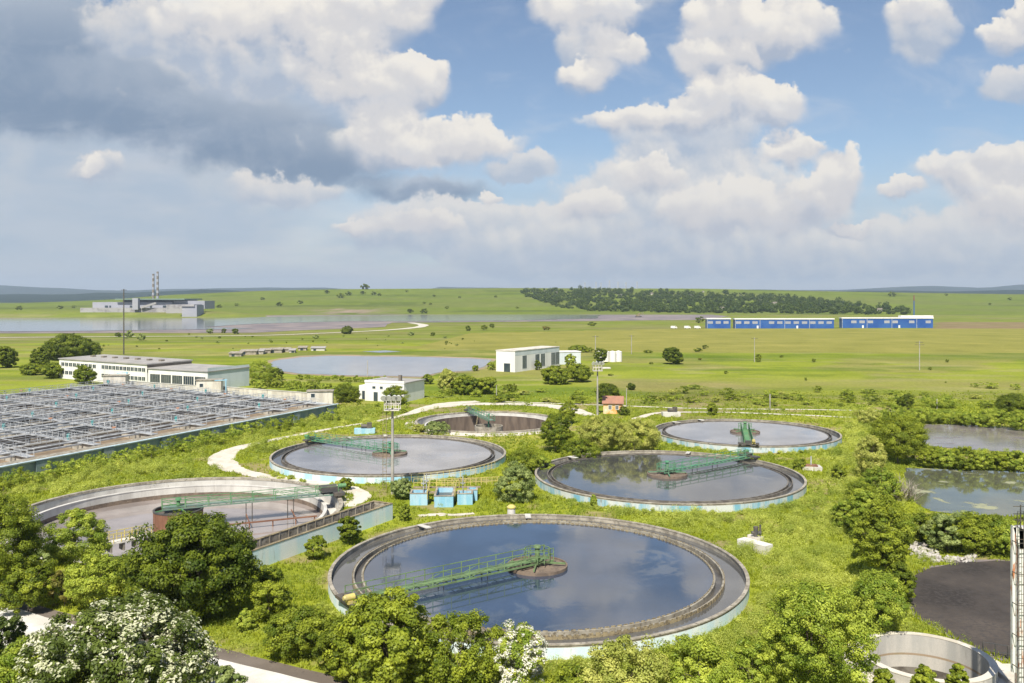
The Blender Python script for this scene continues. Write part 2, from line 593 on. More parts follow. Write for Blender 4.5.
M['blueclad'] = worn('blue_cladding', (0.014, 0.075, 0.30), (0.03, 0.11, 0.34), 0.06, rough=0.5, bmp=0)
M['lav'] = worn('lavender_grey_cladding', (0.30, 0.31, 0.36), (0.36, 0.36, 0.39), 0.02, rough=0.7, bmp=0)
M['tile'] = worn('red_roof_tiles', (0.34, 0.17, 0.11), (0.27, 0.14, 0.10), 1.0, c3=(0.44, 0.22, 0.13), s3=4.0)
M['ochre'] = worn('orange_render', (0.72, 0.36, 0.10), (0.70, 0.55, 0.34), 0.7, 0.42, 0.55, c3=(0.7, 0.68, 0.6), s3=1.8, t3=(0.58, 0.66))
M['path'] = worn('pale_gravel', (0.62, 0.57, 0.49), (0.50, 0.45, 0.36), 0.35, c3=(0.64, 0.60, 0.52), s3=1.5, t3=(0.5, 0.65))
M['asphalt'] = worn('old_brown_asphalt', (0.13, 0.105, 0.085), (0.17, 0.14, 0.115), 0.25, c3=(0.09, 0.075, 0.06), s3=1.8)
M['slab'] = worn('white_concrete_slabs', (0.66, 0.64, 0.60), (0.54, 0.51, 0.46), 0.3, c3=(0.36, 0.33, 0.28), s3=1.2, t3=(0.62, 0.74))
M['mud'] = worn('grey_mud', (0.20, 0.17, 0.17), (0.27, 0.22, 0.20), 0.01, c3=(0.15, 0.13, 0.14), s3=0.03, t3=(0.45, 0.6), bmp=0)
M['earth'] = worn('bare_earth', (0.33, 0.25, 0.17), (0.26, 0.20, 0.12), 0.02, c3=(0.22, 0.22, 0.08), s3=0.08, t3=(0.5, 0.6), bmp=0)
M['rock'] = worn('pale_rubble', (0.48, 0.45, 0.42), (0.36, 0.33, 0.30), 0.9)
M['bark'] = worn('bark', (0.14, 0.11, 0.08), (0.09, 0.07, 0.05), 1.5)
M['deadwood'] = worn('bare_grey_twigs', (0.36, 0.32, 0.27), (0.26, 0.22, 0.18), 1.5)
M['pole'] = worn('concrete_pole', (0.40, 0.38, 0.34), (0.30, 0.28, 0.25), 0.6)
M['lamp'] = worn('lamp_housing', (0.75, 0.74, 0.70), (0.6, 0.6, 0.58), 0.6, rough=0.3, bmp=0)
# water
M['wclear'] = watermat('clear_tank_water', (0.030, 0.046, 0.080), 2.3, 0.05, 0.09, 1.2, film=(0.10, 0.13, 0.17), film_amt=0.35)
M['wmid'] = watermat('tank_water', (0.070, 0.070, 0.072), 1.9, 0.05, 0.10, 1.0, film=(0.30, 0.28, 0.25), film_amt=0.25)
M['wpale'] = watermat('cloudy_tank_water', (0.21, 0.205, 0.215), 1.8, 0.05, 0.08, 1.0, film=(0.34, 0.32, 0.30), film_amt=0.25)
M['wbrown'] = watermat('thick_brown_water', (0.26, 0.225, 0.21), 1.45, 0.06, 0.05, 1.0)
M['wchan'] = watermat('channel_water', (0.09, 0.09, 0.09), 1.8, 0.05, 0.1, 1.5)
M['wlake'] = watermat('lake_water', (0.17, 0.18, 0.195), 1.7, 0.10, 0.3, 0.3)
M['wpond'] = watermat('pond_water', (0.20, 0.21, 0.23), 1.9, 0.06, 0.2, 0.5)
M['wsilt'] = watermat('silty_pond', (0.20, 0.175, 0.165), 1.5, 0.18, 0.2, 0.5, film=(0.10, 0.09, 0.08), film_amt=0.85)
M['walgae'] = watermat('algae_pond', (0.11, 0.115, 0.075), 1.7, 0.06, 0.15, 0.6, film=(0.34, 0.34, 0.20), film_amt=0.85)
# leaves
M['l_dark'] = leafmat('dark_green_leaves', (0.05, 0.085, 0.008), (0.25, 0.30, 0.022))
M['l_mid'] = leafmat('mid_green_leaves', (0.08, 0.13, 0.010), (0.38, 0.43, 0.04))
M['l_light'] = leafmat('light_green_leaves', (0.15, 0.23, 0.02), (0.52, 0.58, 0.08))
M['l_yellow'] = leafmat('yellow_green_leaves', (0.26, 0.31, 0.05), (0.62, 0.62, 0.17))
M['l_grey'] = leafmat('grey_green_leaves', (0.15, 0.215, 0.06), (0.42, 0.48, 0.17))
M['l_olive'] = leafmat('olive_leaves', (0.13, 0.14, 0.025), (0.28, 0.22, 0.05))
M['l_may'] = leafmat('hawthorn_leaves', (0.06, 0.09, 0.015), (0.17, 0.22, 0.04))
M['flower'] = leafmat('cream_blossom', (0.62, 0.62, 0.52), (0.80, 0.78, 0.70), 0.2)
M['cream'] = leafmat('greenish_cream_blossom', (0.40, 0.43, 0.25), (0.66, 0.65, 0.48), 0.2)
M['grass'] = leafmat('grass_blades', (0.17, 0.235, 0.012), (0.45, 0.48, 0.045), 0.4)
M['weeds'] = leafmat('weed_leaves', (0.15, 0.235, 0.014), (0.60, 0.65, 0.15), 0.45)

# ------------------------------------------------------------------ the tanks' measures (centre x, y and radius)
TANKS = {  # px left, right, row of the back rim, row of the near rim
    'T1': (-43.9, 115.8, 21.2, 0.6), 'T2': (-21.6, 155.6, 20.5, 1.2), 'T3': (2.6, 90.3, 21.0, 1.2),
    'T4': (24.2, 137.2, 20.6, 1.2), 'T5': (47.8, 180.5, 18.6, 1.2), 'T6': (-5.3, 200.0, 16.6, 0.6)}
PIT = (31.9, 67.8, 4.85)
HOLES = [TANKS['T1'][:3], TANKS['T6'][:3], PIT]


def px_of(x, y, z=0.0):
    return CX + FPX * x / y, HORIZ + FPX * (CAM_H - z) / y


def P2(pts):
    return [Wp(*p) for p in pts]


LAKE = [(-420, 319.5), (0, 318.6), (150, 318.2), (256, 317.3), (330, 316.0), (450, 315.0), (560, 314.6), (600, 315.5), (596, 318.5), (520, 320.6),
        (430, 321.6), (350, 321.4), (256, 324.0), (200, 327.5), (256, 328.6), (180, 330.0), (60, 331.4), (0, 331.6), (-420, 334.0)]
POND = [(268, 366), (274, 361), (300, 357.5), (328, 356), (411, 357), (470, 358.5), (492, 360), (484, 367), (470, 371), (440, 372.5), (420, 377.0), (363, 376), (300, 374), (276, 371)]
PONDR1 = [(921, 424.5), (960, 425), (1100, 431), (1180, 434), (1200, 466), (1024, 453), (960, 449), (930, 446.5), (915, 441)]
PONDR2 = [(905, 468), (960, 470), (1100, 475), (1200, 480), (1220, 530), (1024, 517), (960, 515), (930, 511), (912, 500), (904, 486)]
SLUDGE = [(906, 596), (912, 578), (930, 568), (965, 562), (1024, 561), (1100, 566), (1120, 660), (1024, 664), (985, 652), (945, 632), (915, 615)]

BO = Wp(337, 404, 2.5)                                # the corner of the aeration basins
BA = Vector((-0.406, -0.914, 0)).normalized()         # along their near wall
BB = Vector((-0.83, 0.555, 0)).normalized()           # across the lanes
BLOCK = [BO, BO + BA * 118, BO + BA * 118 + BB * 96, BO + BB * 96]


def in_poly(x, y, poly):
    x = np.asarray(x); y = np.asarray(y)
    ins = np.zeros(x.shape, bool)
    n = len(poly)
    for i in range(n):
        x0, y0 = poly[i][0], poly[i][1]
        x1, y1 = poly[(i + 1) % n][0], poly[(i + 1) % n][1]
        if y0 == y1: continue
        c = ((y0 > y) != (y1 > y)) & (x < (x1 - x0) * (y - y0) / (y1 - y0) + x0)
        ins ^= c
    return ins


def smooth01(t):
    t = np.clip(t, 0, 1)
    return t * t * (3 - 2 * t)


def vnoise(x, y, seed=0):
    """value noise in numpy, 0..1"""
    xi, yi = np.floor(x).astype(np.int64), np.floor(y).astype(np.int64)
    xf, yf = x - xi, y - yi
    def h(a, b):
        n = (a * 374761393 + b * 668265263 + seed * 1442695041) & 0x7fffffff
        n = (n ^ (n >> 13)) * 1274126177 & 0x7fffffff
        return ((n ^ (n >> 16)) & 0xffff) / 65535.0
    u, v = xf * xf * (3 - 2 * xf), yf * yf * (3 - 2 * yf)
    return (h(xi, yi) * (1 - u) + h(xi + 1, yi) * u) * (1 - v) + (h(xi, yi + 1) * (1 - u) + h(xi + 1, yi + 1) * u) * v


def nfbm(x, y, seed=0, oct=4):
    s, a, t = 0, 1.0, 0
    for k in range(oct):
        s = s + a * vnoise(x * 2 ** k, y * 2 ** k, seed + k); t += a; a *= 0.55
    return s / t


def terrain(x, y):
    x = np.asarray(x, float); y = np.asarray(y, float)
    z = np.zeros_like(x)
    yy = np.maximum(y, 1.0)
    px = CX + FPX * x / yy
    # green hill crest about 2.6 km off
    crest = np.interp(px, [-900, 0, 60, 110, 170, 256, 330, 512, 700, 790, 860, 1024, 1900], [306, 303.5, 301.5, 299.5, 294.5, 290.5, 288.8, 287.6, 288.2, 290, 291.5, 294, 296])
    zc = CAM_H + (HORIZ - crest) / FPX * 2600
    prof = smooth01((y - 1500) / 1300.0) * 0.35 + np.clip((y - 1500) / 1100.0, 0, 1) * 0.65
    z1 = zc * prof - np.clip(y - 2600, 0, None) * 0.012
    z1 = z1 + (nfbm(x / 300, y / 300, 5) - 0.5) * 9 * smooth01((y - 1600) / 500) * (1 - smooth01((y - 2300) / 250))
    # wooded ridge 6 km, blue hills 11 km
    r2 = np.interp(px, [-900, 0, 60, 140, 200, 256, 330, 420, 700, 860, 1024, 1900], [296, 294.5, 294.5, 293, 289.5, 291.5, 295, 298, 293, 290.8, 290.0, 290])
    z2 = (CAM_H + (HORIZ - r2) / FPX * 6000) + (nfbm(x / 500, y / 900, 11) - 0.5) * 40
    z2 = z2 * np.exp(-((y - 6000) / 1100.0) ** 2)
    r3 = np.interp(px, [-900, 0, 25, 70, 130, 200, 256, 330, 360, 420, 440, 470, 700, 840, 880, 930, 965, 985, 1005, 1024, 1200, 1900],
                   [284, 285.5, 287, 289, 290.5, 288.5, 288, 288, 290, 292, 287.5, 288, 289, 290.5, 288.5, 286, 287, 288, 285.5, 284, 282, 284])
    z3 = (CAM_H + (HORIZ - r3) / FPX * 11500) + (nfbm(x / 900, y / 1500, 21) - 0.5) * 45
    z3 = z3 * np.exp(-((y - 11500) / 1800.0) ** 2)
    works = 7.2 * smooth01((y - 1258) / 55) * smooth01((270 - px) / 60)
    z = np.where(y > 1450, np.maximum(np.maximum(z1, z2), z3), 0)
    z = np.maximum(z, np.where(y > 1200, works, 0))
    # pond beds and open tanks
    for (cx, cy, r) in HOLES:
        z = np.where((x - cx) ** 2 + (y - cy) ** 2 < (r - 0.3) ** 2, -7.0, z)
    return z


def axis(lo, fine0, fine1, hi, step, grow):
    a = list(np.arange(fine0, fine1 + 1e-6, step))
    s, v = step, fine1
    while v < hi:
        s *= grow; v += s; a.append(v)
    s, v, b = step, fine0, []
    while v > lo:
        s *= grow; v -= s; b.append(v)
    return np.array(b[::-1] + a)


# ground colours (albedo), by place
FIELD = [(-600, 346), (250, 346), (420, 346), (470, 333), (700, 328.4), (1900, 328.4), (1900, 353), (1024, 353), (512, 352), (470, 349)]


def ground_colour(x, y):
    n = nfbm(x / 14, y / 14, 3); n2 = nfbm(x / 55, y / 40, 8); n3 = nfbm(x / 4, y / 4, 13)
    yy = np.maximum(y, 20.0)
    px = CX + FPX * x / yy
    g0 = np.array([0.14, 0.19, 0.016]); g1 = np.array([0.33, 0.35, 0.04])
    c = g0 + (g1 - g0) * np.clip(0.25 + 0.7 * n + 0.3 * (n3 - 0.5), 0, 1)[:, None]
    def put(mask, col):
        nonlocal c
        mask = np.clip(mask, 0, 1)[:, None]
        c = c * (1 - mask) + np.array(col) * mask
    row = HORIZ + FPX * CAM_H / yy
    # rough pasture beyond the plant: brownish and bright bands
    far = smooth01((y - 195) / 60)
    put(far * 0.75, [0.235, 0.27, 0.04])
    put(far * smooth01((n2 - 0.50) / 0.10) * 0.7, [0.25, 0.225, 0.085])
    put(far * smooth01((nfbm(x / 22, y / 12, 33) - 0.55) / 0.08) * 0.5, [0.13, 0.175, 0.028])
    put(far * smooth01((nfbm(x / 35, y / 9, 35) - 0.60) / 0.06) * 0.5, [0.29, 0.27, 0.12])
    put(far * smooth01((nfbm(x / 90, y / 25, 31) - 0.55) / 0.1) * 0.5, [0.09, 0.15, 0.02])
    put(np.exp(-((row - 384) / 5.0) ** 2) * smooth01((px - 560) / 80) * (0.4 + n) * 0.6, [0.25, 0.215, 0.095])
    put(np.exp(-((row - 398) / 6.0) ** 2) * smooth01((px - 600) / 80) * n2 * 1.0, [0.16, 0.15, 0.05])
    put(np.exp(-((row - 357) / 3.5) ** 2) * smooth01((px - 560) / 120) * 0.5, [0.10, 0.155, 0.022])
    fld = in_poly(x, y, P2(FIELD)).astype(float)
    put(fld, [0.245, 0.235, 0.062])
    put(fld * smooth01((nfbm(x / 200, y / 12, 41) - 0.5) / 0.2) * 0.5, [0.265, 0.25, 0.075])
    m = ((y > 560) & (y < 1500)).astype(float) * (1 - fld)
    put(m * 0.8, [0.18, 0.215, 0.04])
    put(m * smooth01((nfbm(x / 260, y / 16, 53) - 0.55) / 0.08) * 0.55, [0.115, 0.15, 0.028])
    put(m * smooth01((nfbm(x / 180, y / 9, 57) - 0.62) / 0.06) * 0.6, [0.27, 0.24, 0.12])
    put(m * smooth01((nfbm(x / 120, y / 60, 51) - 0.5) / 0.15) * 0.6, [0.21, 0.19, 0.085])
    h = smooth01((y - 1450) / 100)
    put(h, [0.15, 0.19, 0.032])
    put(h * smooth01((nfbm(x / 420, y / 130, 61) - 0.48) / 0.12) * 0.7, [0.155, 0.175, 0.05])
    put(h * smooth01((nfbm(x / 260, y / 90, 71) - 0.6) / 0.08) * 0.5, [0.07, 0.10, 0.025])
    # eroded bank above the lake
    put(np.exp(-((px - 350) / 35.0) ** 2) * ((y > 1500) & (y < 1720)) * smooth01((nfbm(x / 40, y / 20, 81) - 0.4) / 0.1), [0.28, 0.22, 0.17])
    f2 = smooth01((y - 3600) / 600)
    put(f2, [0.022, 0.038, 0.03])
    put(f2 * smooth01((nfbm(x / 700, y / 400, 91) - 0.62) / 0.1) * 0.5, [0.06, 0.08, 0.04])
    # worn and reddish soil by the blue sheds
    put(((px > 934) & (row > 322) & (row < 328.4)).astype(float) * (0.4 + 0.8 * nfbm(x / 30, y / 8, 17)), [0.24, 0.17, 0.11])
    # trampled pale spots round the tanks
    put(smooth01((nfbm(x / 6, y / 6, 19) - 0.60) / 0.08) * (y < 240) * 0.8, [0.30, 0.24, 0.13])
    put(np.exp(-(((px - 500) / 45) ** 2 + ((row - 438) / 9) ** 2)) * 0.7, [0.30, 0.28, 0.07])
    return c


def build_ground():
    xs = axis(-16000, -120, 120, 16000, 1.0, 1.035)
    ys = axis(-1500, 56, 235, 17000, 1.0, 1.020)
    GX, GY = np.meshgrid(xs, ys)
    x, y = GX.ravel(), GY.ravel()
    z = terrain(x, y)
    nx, ny = len(xs), len(ys)
    me = bpy.data.meshes.new('ground')
    me.vertices.add(nx * ny)
    me.vertices.foreach_set('co', np.stack([x, y, z], 1).ravel())
    i = (np.arange(ny - 1)[:, None] * nx + np.arange(nx - 1)[None, :]).ravel()
    q = np.stack([i, i + 1, i + 1 + nx, i + nx], 1).astype(np.int32)
    me.loops.add(q.size); me.loops.foreach_set('vertex_index', q.ravel())
    me.polygons.add(len(q)); me.polygons.foreach_set('loop_start', np.arange(0, q.size, 4, dtype=np.int32))
    me.update(calc_edges=True)
    me.polygons.foreach_set('use_smooth', np.ones(len(q), bool))
    c = ground_colour(x, y)
    at_ = me.color_attributes.new('soil', 'FLOAT_COLOR', 'POINT')
    at_.data.foreach_set('color', np.concatenate([c, np.ones((len(c), 1))], 1).ravel())
    m, t, b = nodes_of('grassland')
    a_ = t.nodes.new('ShaderNodeAttribute'); a_.attribute_name = 'soil'
    P = obj_coord()
    f1 = fbm(P, 0.9, 6, 0.65)
    f2 = fbm(P, 0.035, 6, 0.6)
    col = X(a_.outputs['Color'])
    dark = X.v('MULTIPLY', col, (0.50, 0.56, 0.45)); lite = X.v('MULTIPLY', col, (1.35, 1.25, 1.4))
    col = mixc(f1.sstep(0.36, 0.62, 0.45, 0.0), col, dark)
    col = mixc(f2.sstep(0.5, 0.72, 0.0, 0.5), col, lite)
    col = mixc(f2.sstep(0.5, 0.3, 0.0, 0.4), col, dark)
    setc(t, b.inputs['Base Color'], col)
    b.inputs['Roughness'].default_value = 1.0
    b.inputs['Specular IOR Level'].default_value = 0.0
    bump(t, b, f1, 0.5, 0.25)
    me.materials.append(m)
    o = bpy.data.objects.new('ground', me)
    COL.objects.link(o)
    o['kind'] = 'structure'
    return o


build_ground()


def sheet(name, pts, z, mat):
    mb = MB()
    mb.poly([(p[0], p[1], z) for p in pts])
    o = mb.build(name, mat)
    if o.data.polygons[0].normal.z < 0: o.data.flip_normals()
    o['kind'] = 'structure'
    return o


def wobble(pts, amp, step, seed):
    """subdivide an outline and roughen it"""
    rng = random.Random(seed)
    out = []
    n = len(pts)
    for i in range(n):
        a, b = Vector(pts[i]), Vector(pts[(i + 1) % n])
        k = max(1, int((b - a).length / step))
        for j in range(k):
            p = a.lerp(b, j / k)
            if j: p += Vector((rng.uniform(-amp, amp), rng.uniform(-amp, amp), 0))
            out.append(p)
    return out


def strip(name, pxs, mat, z=0.03, seed=0, rough=0.12, px=True):
    """a road or path: list of (px, py, half width in metres)"""
    pts = [(Wp(p[0], p[1]) if px else Vector((p[0], p[1], 0)), p[2]) for p in pxs]
    # Catmull-Rom
    P = [pts[0]] + pts + [pts[-1]]
    path = []
    for i in range(1, len(P) - 2):
        for k in range(6):
            t = k / 6
            def cr(a, b, c, d): return 0.5 * ((2 * b) + (c - a) * t + (2 * a - 5 * b + 4 * c - d) * t * t + (3 * b - a - 3 * c + d) * t ** 3)
            path.append((cr(P[i - 1][0], P[i][0], P[i + 1][0], P[i + 2][0]), cr(P[i - 1][1], P[i][1], P[i + 1][1], P[i + 2][1])))
    path.append(pts[-1])
    rng = random.Random(seed)
    L, Rr = [], []
    for i, (p, w) in enumerate(path):
        d = path[min(i + 1, len(path) - 1)][0] - path[max(i - 1, 0)][0]
        d.z = 0; d.normalize()
        s = Vector((-d.y, d.x, 0))
        L.append(p + s * w * (1 + rng.uniform(-rough, rough))); Rr.append(p - s * w * (1 + rng.uniform(-rough, rough)))
    mb = MB()
    n = len(path)
    mb.add([(p.x, p.y, z) for p in L] + [(p.x, p.y, z) for p in Rr], [(i, n + i, n + i + 1, i + 1) for i in range(n - 1)])
    o = mb.build(name, mat)
    if o.data.polygons[0].normal.z < 0: o.data.flip_normals()
    o['kind'] = 'structure'
    STRIPS.append([(p.x, p.y) for p in L] + [(p.x, p.y) for p in Rr[::-1]])
    return o


STRIPS = []
# water and flats
sheet('shore_mud', wobble(P2([(-420, 316.8), (0, 317.4), (256, 315.6), (450, 314.2), (700, 313.4), (730, 316.5), (700, 320), (520, 321.8), (392, 322.8), (385, 327), (300, 330.5), (256, 332.8), (0, 333.5), (-420, 336)]), 3, 25, 1), 0.15, M['mud'])
sheet('lake_water', wobble(P2(LAKE), 2.5, 22, 2), 0.35, M['wlake'])
sheet('pond_bank', wobble(P2([(262, 367), (270, 359.8), (300, 355.8), (328, 354.6), (411, 355.6), (470, 357.3), (496, 358.8), (488, 368), (472, 372), (440, 373.5), (420, 378.0), (363, 377), (296, 375), (272, 372)]), 0.8, 8, 3), 0.05, M['earth'])
sheet('pond_water', wobble(P2(POND), 0.7, 8, 4), 0.12, M['wpond'])
sheet('settling_pond', wobble(P2(PONDR1), 0.4, 3, 5), 0.05, M['wsilt'])
sheet('algae_pond', wobble(P2(PONDR2), 0.3, 2.5, 6), 0.05, M['walgae'])
sheet('mud_margin', wobble([Vector((41.5, 83, 0)) + (p - Vector((41.5, 83, 0))) * 1.07 for p in P2(SLUDGE)], 0.5, 1.8, 9), 0.02, M['mud'])
sheet('sludge_bed', wobble(P2(SLUDGE), 0.25, 1.5, 7), 0.04, M['dried'])
sheet('small_pool', wobble(P2([(362, 351.6), (385, 350.6), (402, 351.8), (380, 352.8)]), 1.0, 10, 8), 0.1, M['wpond'])
# paths and roads
strip('gravel_path', [(478, 401.5, 1.9), (450, 403.5, 2.6), (428, 408, 2.4), (405, 415, 1.2), (375, 421.5, 0.8), (340, 427, 0.8), (303, 434, 0.9), (268, 441, 1.1), (238, 448, 1.5), (222, 457, 2.3), (226, 466, 2.2), (243, 472, 1.6), (275, 478, 1.4), (315, 482.5, 1.5), (345, 487.5, 1.5), (362, 496, 1.3), (352, 505, 0.8)], M['path'], 0.03, 1)
strip('gravel_road', [(440, 407, 1.2), (480, 404, 2.4), (540, 405, 2.6), (566, 408.5, 2.8), (590, 415.5, 1.6)], M['path'], 0.035, 2)
strip('tank_path', [(634, 419.5, 1.2), (650, 414.5, 1.0), (667, 412.4, 0.8), (720, 412.3, 0.7), (762, 413.6, 0.8), (810, 415.5, 0.8), (853, 417.6, 0.7)], M['path'], 0.034, 3)
strip('field_track', [(500, 401.6, .8), (600, 405, .8), (700, 408.6, .7), (800, 409.5, .7), (868, 410.8, .7), (960, 413, .6)], M['path'], 0.032, 4)
strip('lake_road', [(-100, 338.5, 3.5), (120, 336.8, 3.0), (256, 335.6, 3.5), (330, 333, 3.0), (385, 330.3, 4.0), (416, 327.6, 5), (423, 325, 5), (410, 322.8, 4)], M['path'], 0.2, 5)
strip('worn_path', [(418, 516, .5), (436, 514.6, .7), (452, 515, .6), (474, 513.5, .4)], M['path'], 0.031, 11, .3)
strip('asphalt_road', [(-120, 566, 1.1), (0, 600, 1.1), (50, 616, 1.1), (205, 652, 1.1), (256, 665, 1.1), (345, 688, 1.2), (430, 712, 1.2)], M['asphalt'], 0.03, 6, 0.02)
strip('slab_road', [(-120, 583, 3.0), (0, 624, 3.0), (40, 636, 3.0), (256, 686, 2.4), (330, 705, 2.2), (420, 735, 2.2)], M['slab'], 0.034, 7, 0.02)

# ------------------------------------------------------------------ radial settling tanks
def water(mb, mat):
    o = mb.build('water', mat)
    o['kind'] = 'structure'
    return o


def settling_tank(key, label, wmain, wch, paint, well_r=3.1, well_z=1.2, weir=True, well_mat=None, lw=1.1, chw=2.0):
    x, y, R, rz = TANKS[key]
    c = (x, y, 0)
    t = thing('settling_tank', label, 'settling tank', c, 'round settling tanks of the treatment plant')
    rng = random.Random(key)
    MB().lathe(c, [(R, -0.3), (R, rz - 0.12), (R + 0.06, rz - 0.10), (R + 0.06, rz), (R - 0.30, rz), (R - 0.30, rz - 0.12), (R - 0.26, rz - 0.12), (R - 0.26, -0.3)], 160).build('outer_wall', M['rim'], t)
    if paint:
        MB().lathe(c, [(R + 0.012, 0.0), (R + 0.012, rz - 0.26)], 160, closed=False).build('painted_band', paint, t)
    zc, zl, zm = rz - 0.52, rz - 0.20, rz - 0.30
    Rl0, Rl1 = R - chw, R - chw - lw
    # launder: two thin walls and a floor
    MB().lathe(c, [(Rl0, -0.3), (Rl0, zl), (Rl0 - 0.16, zl), (Rl0 - 0.16, zm - 0.45), (Rl1 + 0.16, zm - 0.45), (Rl1 + 0.16, zl - 0.03), (Rl1, zl - 0.03), (Rl1, -0.3)], 160).build('launder', M['launder'] if weir else M['wetconc'], t)
    if weir:
        mb = MB()
        mb.lathe(c, [(Rl0 + 0.012, zc - .05), (Rl0 + 0.012, zl - .1)], 160, closed=False)
        n = int(2 * math.pi * Rl0 / 0.62)
        for k in range(n):
            q = 2 * math.pi * k / n
            e = Vector((math.cos(q), math.sin(q), 0)); s = Vector((-math.sin(q), math.cos(q), 0))
            for (rr, zt) in ((Rl0 + 0.035, zl + 0.07), (Rl1 - 0.035, zl + 0.05)):
                if rng.random() < 0.03: continue
                mb.frame(Vector(c) + e * rr, s, e, (0, 0, 1), (-0.2, -0.025, zc - 0.1 if rr > Rl1 + .5 else zm - 0.1), (0.2, 0.025, zt + rng.uniform(-.02, .02)))
        mb.build('weir_board', M['weir'], t)
    # waters
    w = MB(); w.lathe((x, y, zc), [(R - 0.25, 0), (Rl0 + 0.0, 0)], 160, closed=False); water(w, wch)
    w = MB(); w.lathe((x, y, zm - 0.33), [(Rl0 - 0.15, 0), (Rl1 + 0.15, 0)], 160, closed=False); water(w, M['blacksludge'])
    w = MB(); w.disc((x, y, zm), Rl1 + 0.01, 160); water(w, wmain)
    # centre well
    f = MB().lathe(c, [(well_r, -0.3), (well_r, zm + 0.30), (well_r - 0.14, zm + 0.30), (well_r - 0.14, -0.3)], 48).build('centre_well', well_mat or M['scum'], t)
    MB().lathe(c, [(well_r - 0.13, zm + 0.14), (1.6, zm + 0.19), (0.0, zm + 0.23)], 32, closed=False).build('scum', M['scum'], f)
    # two rim brackets with pipes
    for q in (rng.uniform(1.2, 1.9), rng.uniform(2.0, 2.6)):
        mb = MB()
        e = Vector((math.cos(q), math.sin(q), 0)); s = Vector((-e.y, e.x, 0))
        mb.frame(Vector(c) + e * (R - 1.15), s, e, (0, 0, 1), (-0.35, -1.0, rz - 0.02), (0.35, 1.0, rz + 0.06))
        mb.build('cover_slab', M['lightconc'], t)
    return t


def scraper_bridge(key, target, label, mat, motor_mat, rail_h=1.15, reach=0.6, extra=None):
    """half bridge from the centre of a tank to a carriage that rolls on the rim"""
    x, y, R, rz = TANKS[key]
    c = Vector((x, y, 0))
    t = thing('scraper_bridge', label, 'scraper bridge', c, 'rotating scraper bridges over the tanks')
    tw = Wp(target[0], target[1], rz)
    e = Vector((tw.x - x, tw.y - y, 0)).normalized()
    s = Vector((-e.y, e.x, 0))
    L = R + reach
    zd = rz + 0.42
    W2 = 0.75
    up = Vector((0, 0, 1))
    P = lambda a, b, z: c + e * a + s * b + up * z
    g = MB()
    for b in (-W2, W2):
        g.bar(P(-1.5, b, zd - 0.12), P(L - 0.6, b, zd - 0.12), 0.10, 0.15)
    for k in range(int(L)):
        g.bar(P(k, -W2, zd - 0.15), P(k, W2, zd - 0.15), 0.07)
    g.build('girder', mat, t)
    d = MB()
    d.frame(c, e, s, up, (-1.4, -W2 + 0.32, zd), (L - 0.7, W2 - 0.32, zd + 0.03))
    d.build('deck', mat, t)
    for b in (-W2, W2):
        r = MB()
        for z in (rail_h, rail_h * 0.52):
            r.bar(P(-1.5, b, zd + z), P(L - 0.6, b, zd + z), 0.07)
        n = int((L + 1) / 1.9)
        for k in range(n + 1):
            a = -1.5 + (L + 0.9) * k / n
            r.bar(P(a, b, zd - 0.1), P(a, b, zd + rail_h), 0.09)
            if k < n:
                a2 = -1.5 + (L + 0.9) * (k + 1) / n
                lo, hi = zd - 0.02, zd + rail_h * 0.5
                r.bar(P(a, b, lo if k % 2 else hi), P(a2, b, hi if k % 2 else lo), 0.05)
        r.build('railing', mat, t)
    # centre bearing, column, round railing
    cc = MB()
    cc.tube(P(0, 0, rz - 0.6), P(0, 0, zd + 1.3), 0.30, 0.24, 14)
    cc.tube(P(0, 0, zd + 1.3), P(0, 0, zd + 1.5), 0.42, 0.36, 14)
    for q in (0.8, 2.4, 4.0, 5.6):
        dd = e * math.cos(q) + s * math.sin(q)
        cc.bar(c + dd * 0.3 + up * (rz + 0.22), c + dd * 2.9 + up * (rz + 0.16), 0.16, 0.16)
    cc.build('centre_bearing', mat, t)
    rr = MB()
    ring = [c + Vector((math.cos(q), math.sin(q), 0)) * 1.35 for q in np.linspace(0, 2 * math.pi, 13)]
    for i in range(12):
        for z in (rail_h, rail_h * .55):
            rr.bar(ring[i] + up * (zd + z), ring[i + 1] + up * (zd + z), 0.06)
        rr.bar(ring[i] + up * (zd - .1), ring[i] + up * (zd + rail_h), 0.07)
    rr.build('platform_railing', mat, t)
    # scraper arms hanging into the water
    for a in (6.5, 11.5):
        for b in (-.5, .5):
            MB().bar(P(a, b, rz - 0.5), P(a, b, zd), 0.08).build('hanger', M['steel'], t)
    # end carriage
    ca = MB()
    ca.frame(c, e, s, up, (R - 0.75, -1.9, rz + 0.28), (R + 0.45, 1.9, rz + 0.55))
    ca.frame(c, e, s, up, (R - 0.6, -0.6, rz + 0.55), (R + 0.3, 0.5, rz + 0.95))
    cr = ca.build('end_carriage', M['steel'], t)
    for b in (-1.5, 1.5):
        MB().tube(P(R - 0.42, b, rz + 0.26), P(R + 0.02, b, rz + 0.26), 0.26, None, 18).build('wheel', M['steel'], cr)
    mo = MB()
    mo.tube(P(R - 0.1, 0.9, rz + 1.05), P(R + 0.75, 0.9, rz + 1.05), 0.30, 0.30, 18)
    mo.tube(P(R + 0.75, 0.9, rz + 1.05), P(R + 0.95, 0.9, rz + 1.05), 0.24, 0.18, 18)
    mo.frame(c, e, s, up, (R - 0.1, 0.6, rz + 0.5), (R + 0.6, 1.2, rz + 0.8))
    mo.build('motor', motor_mat, t)
    return t


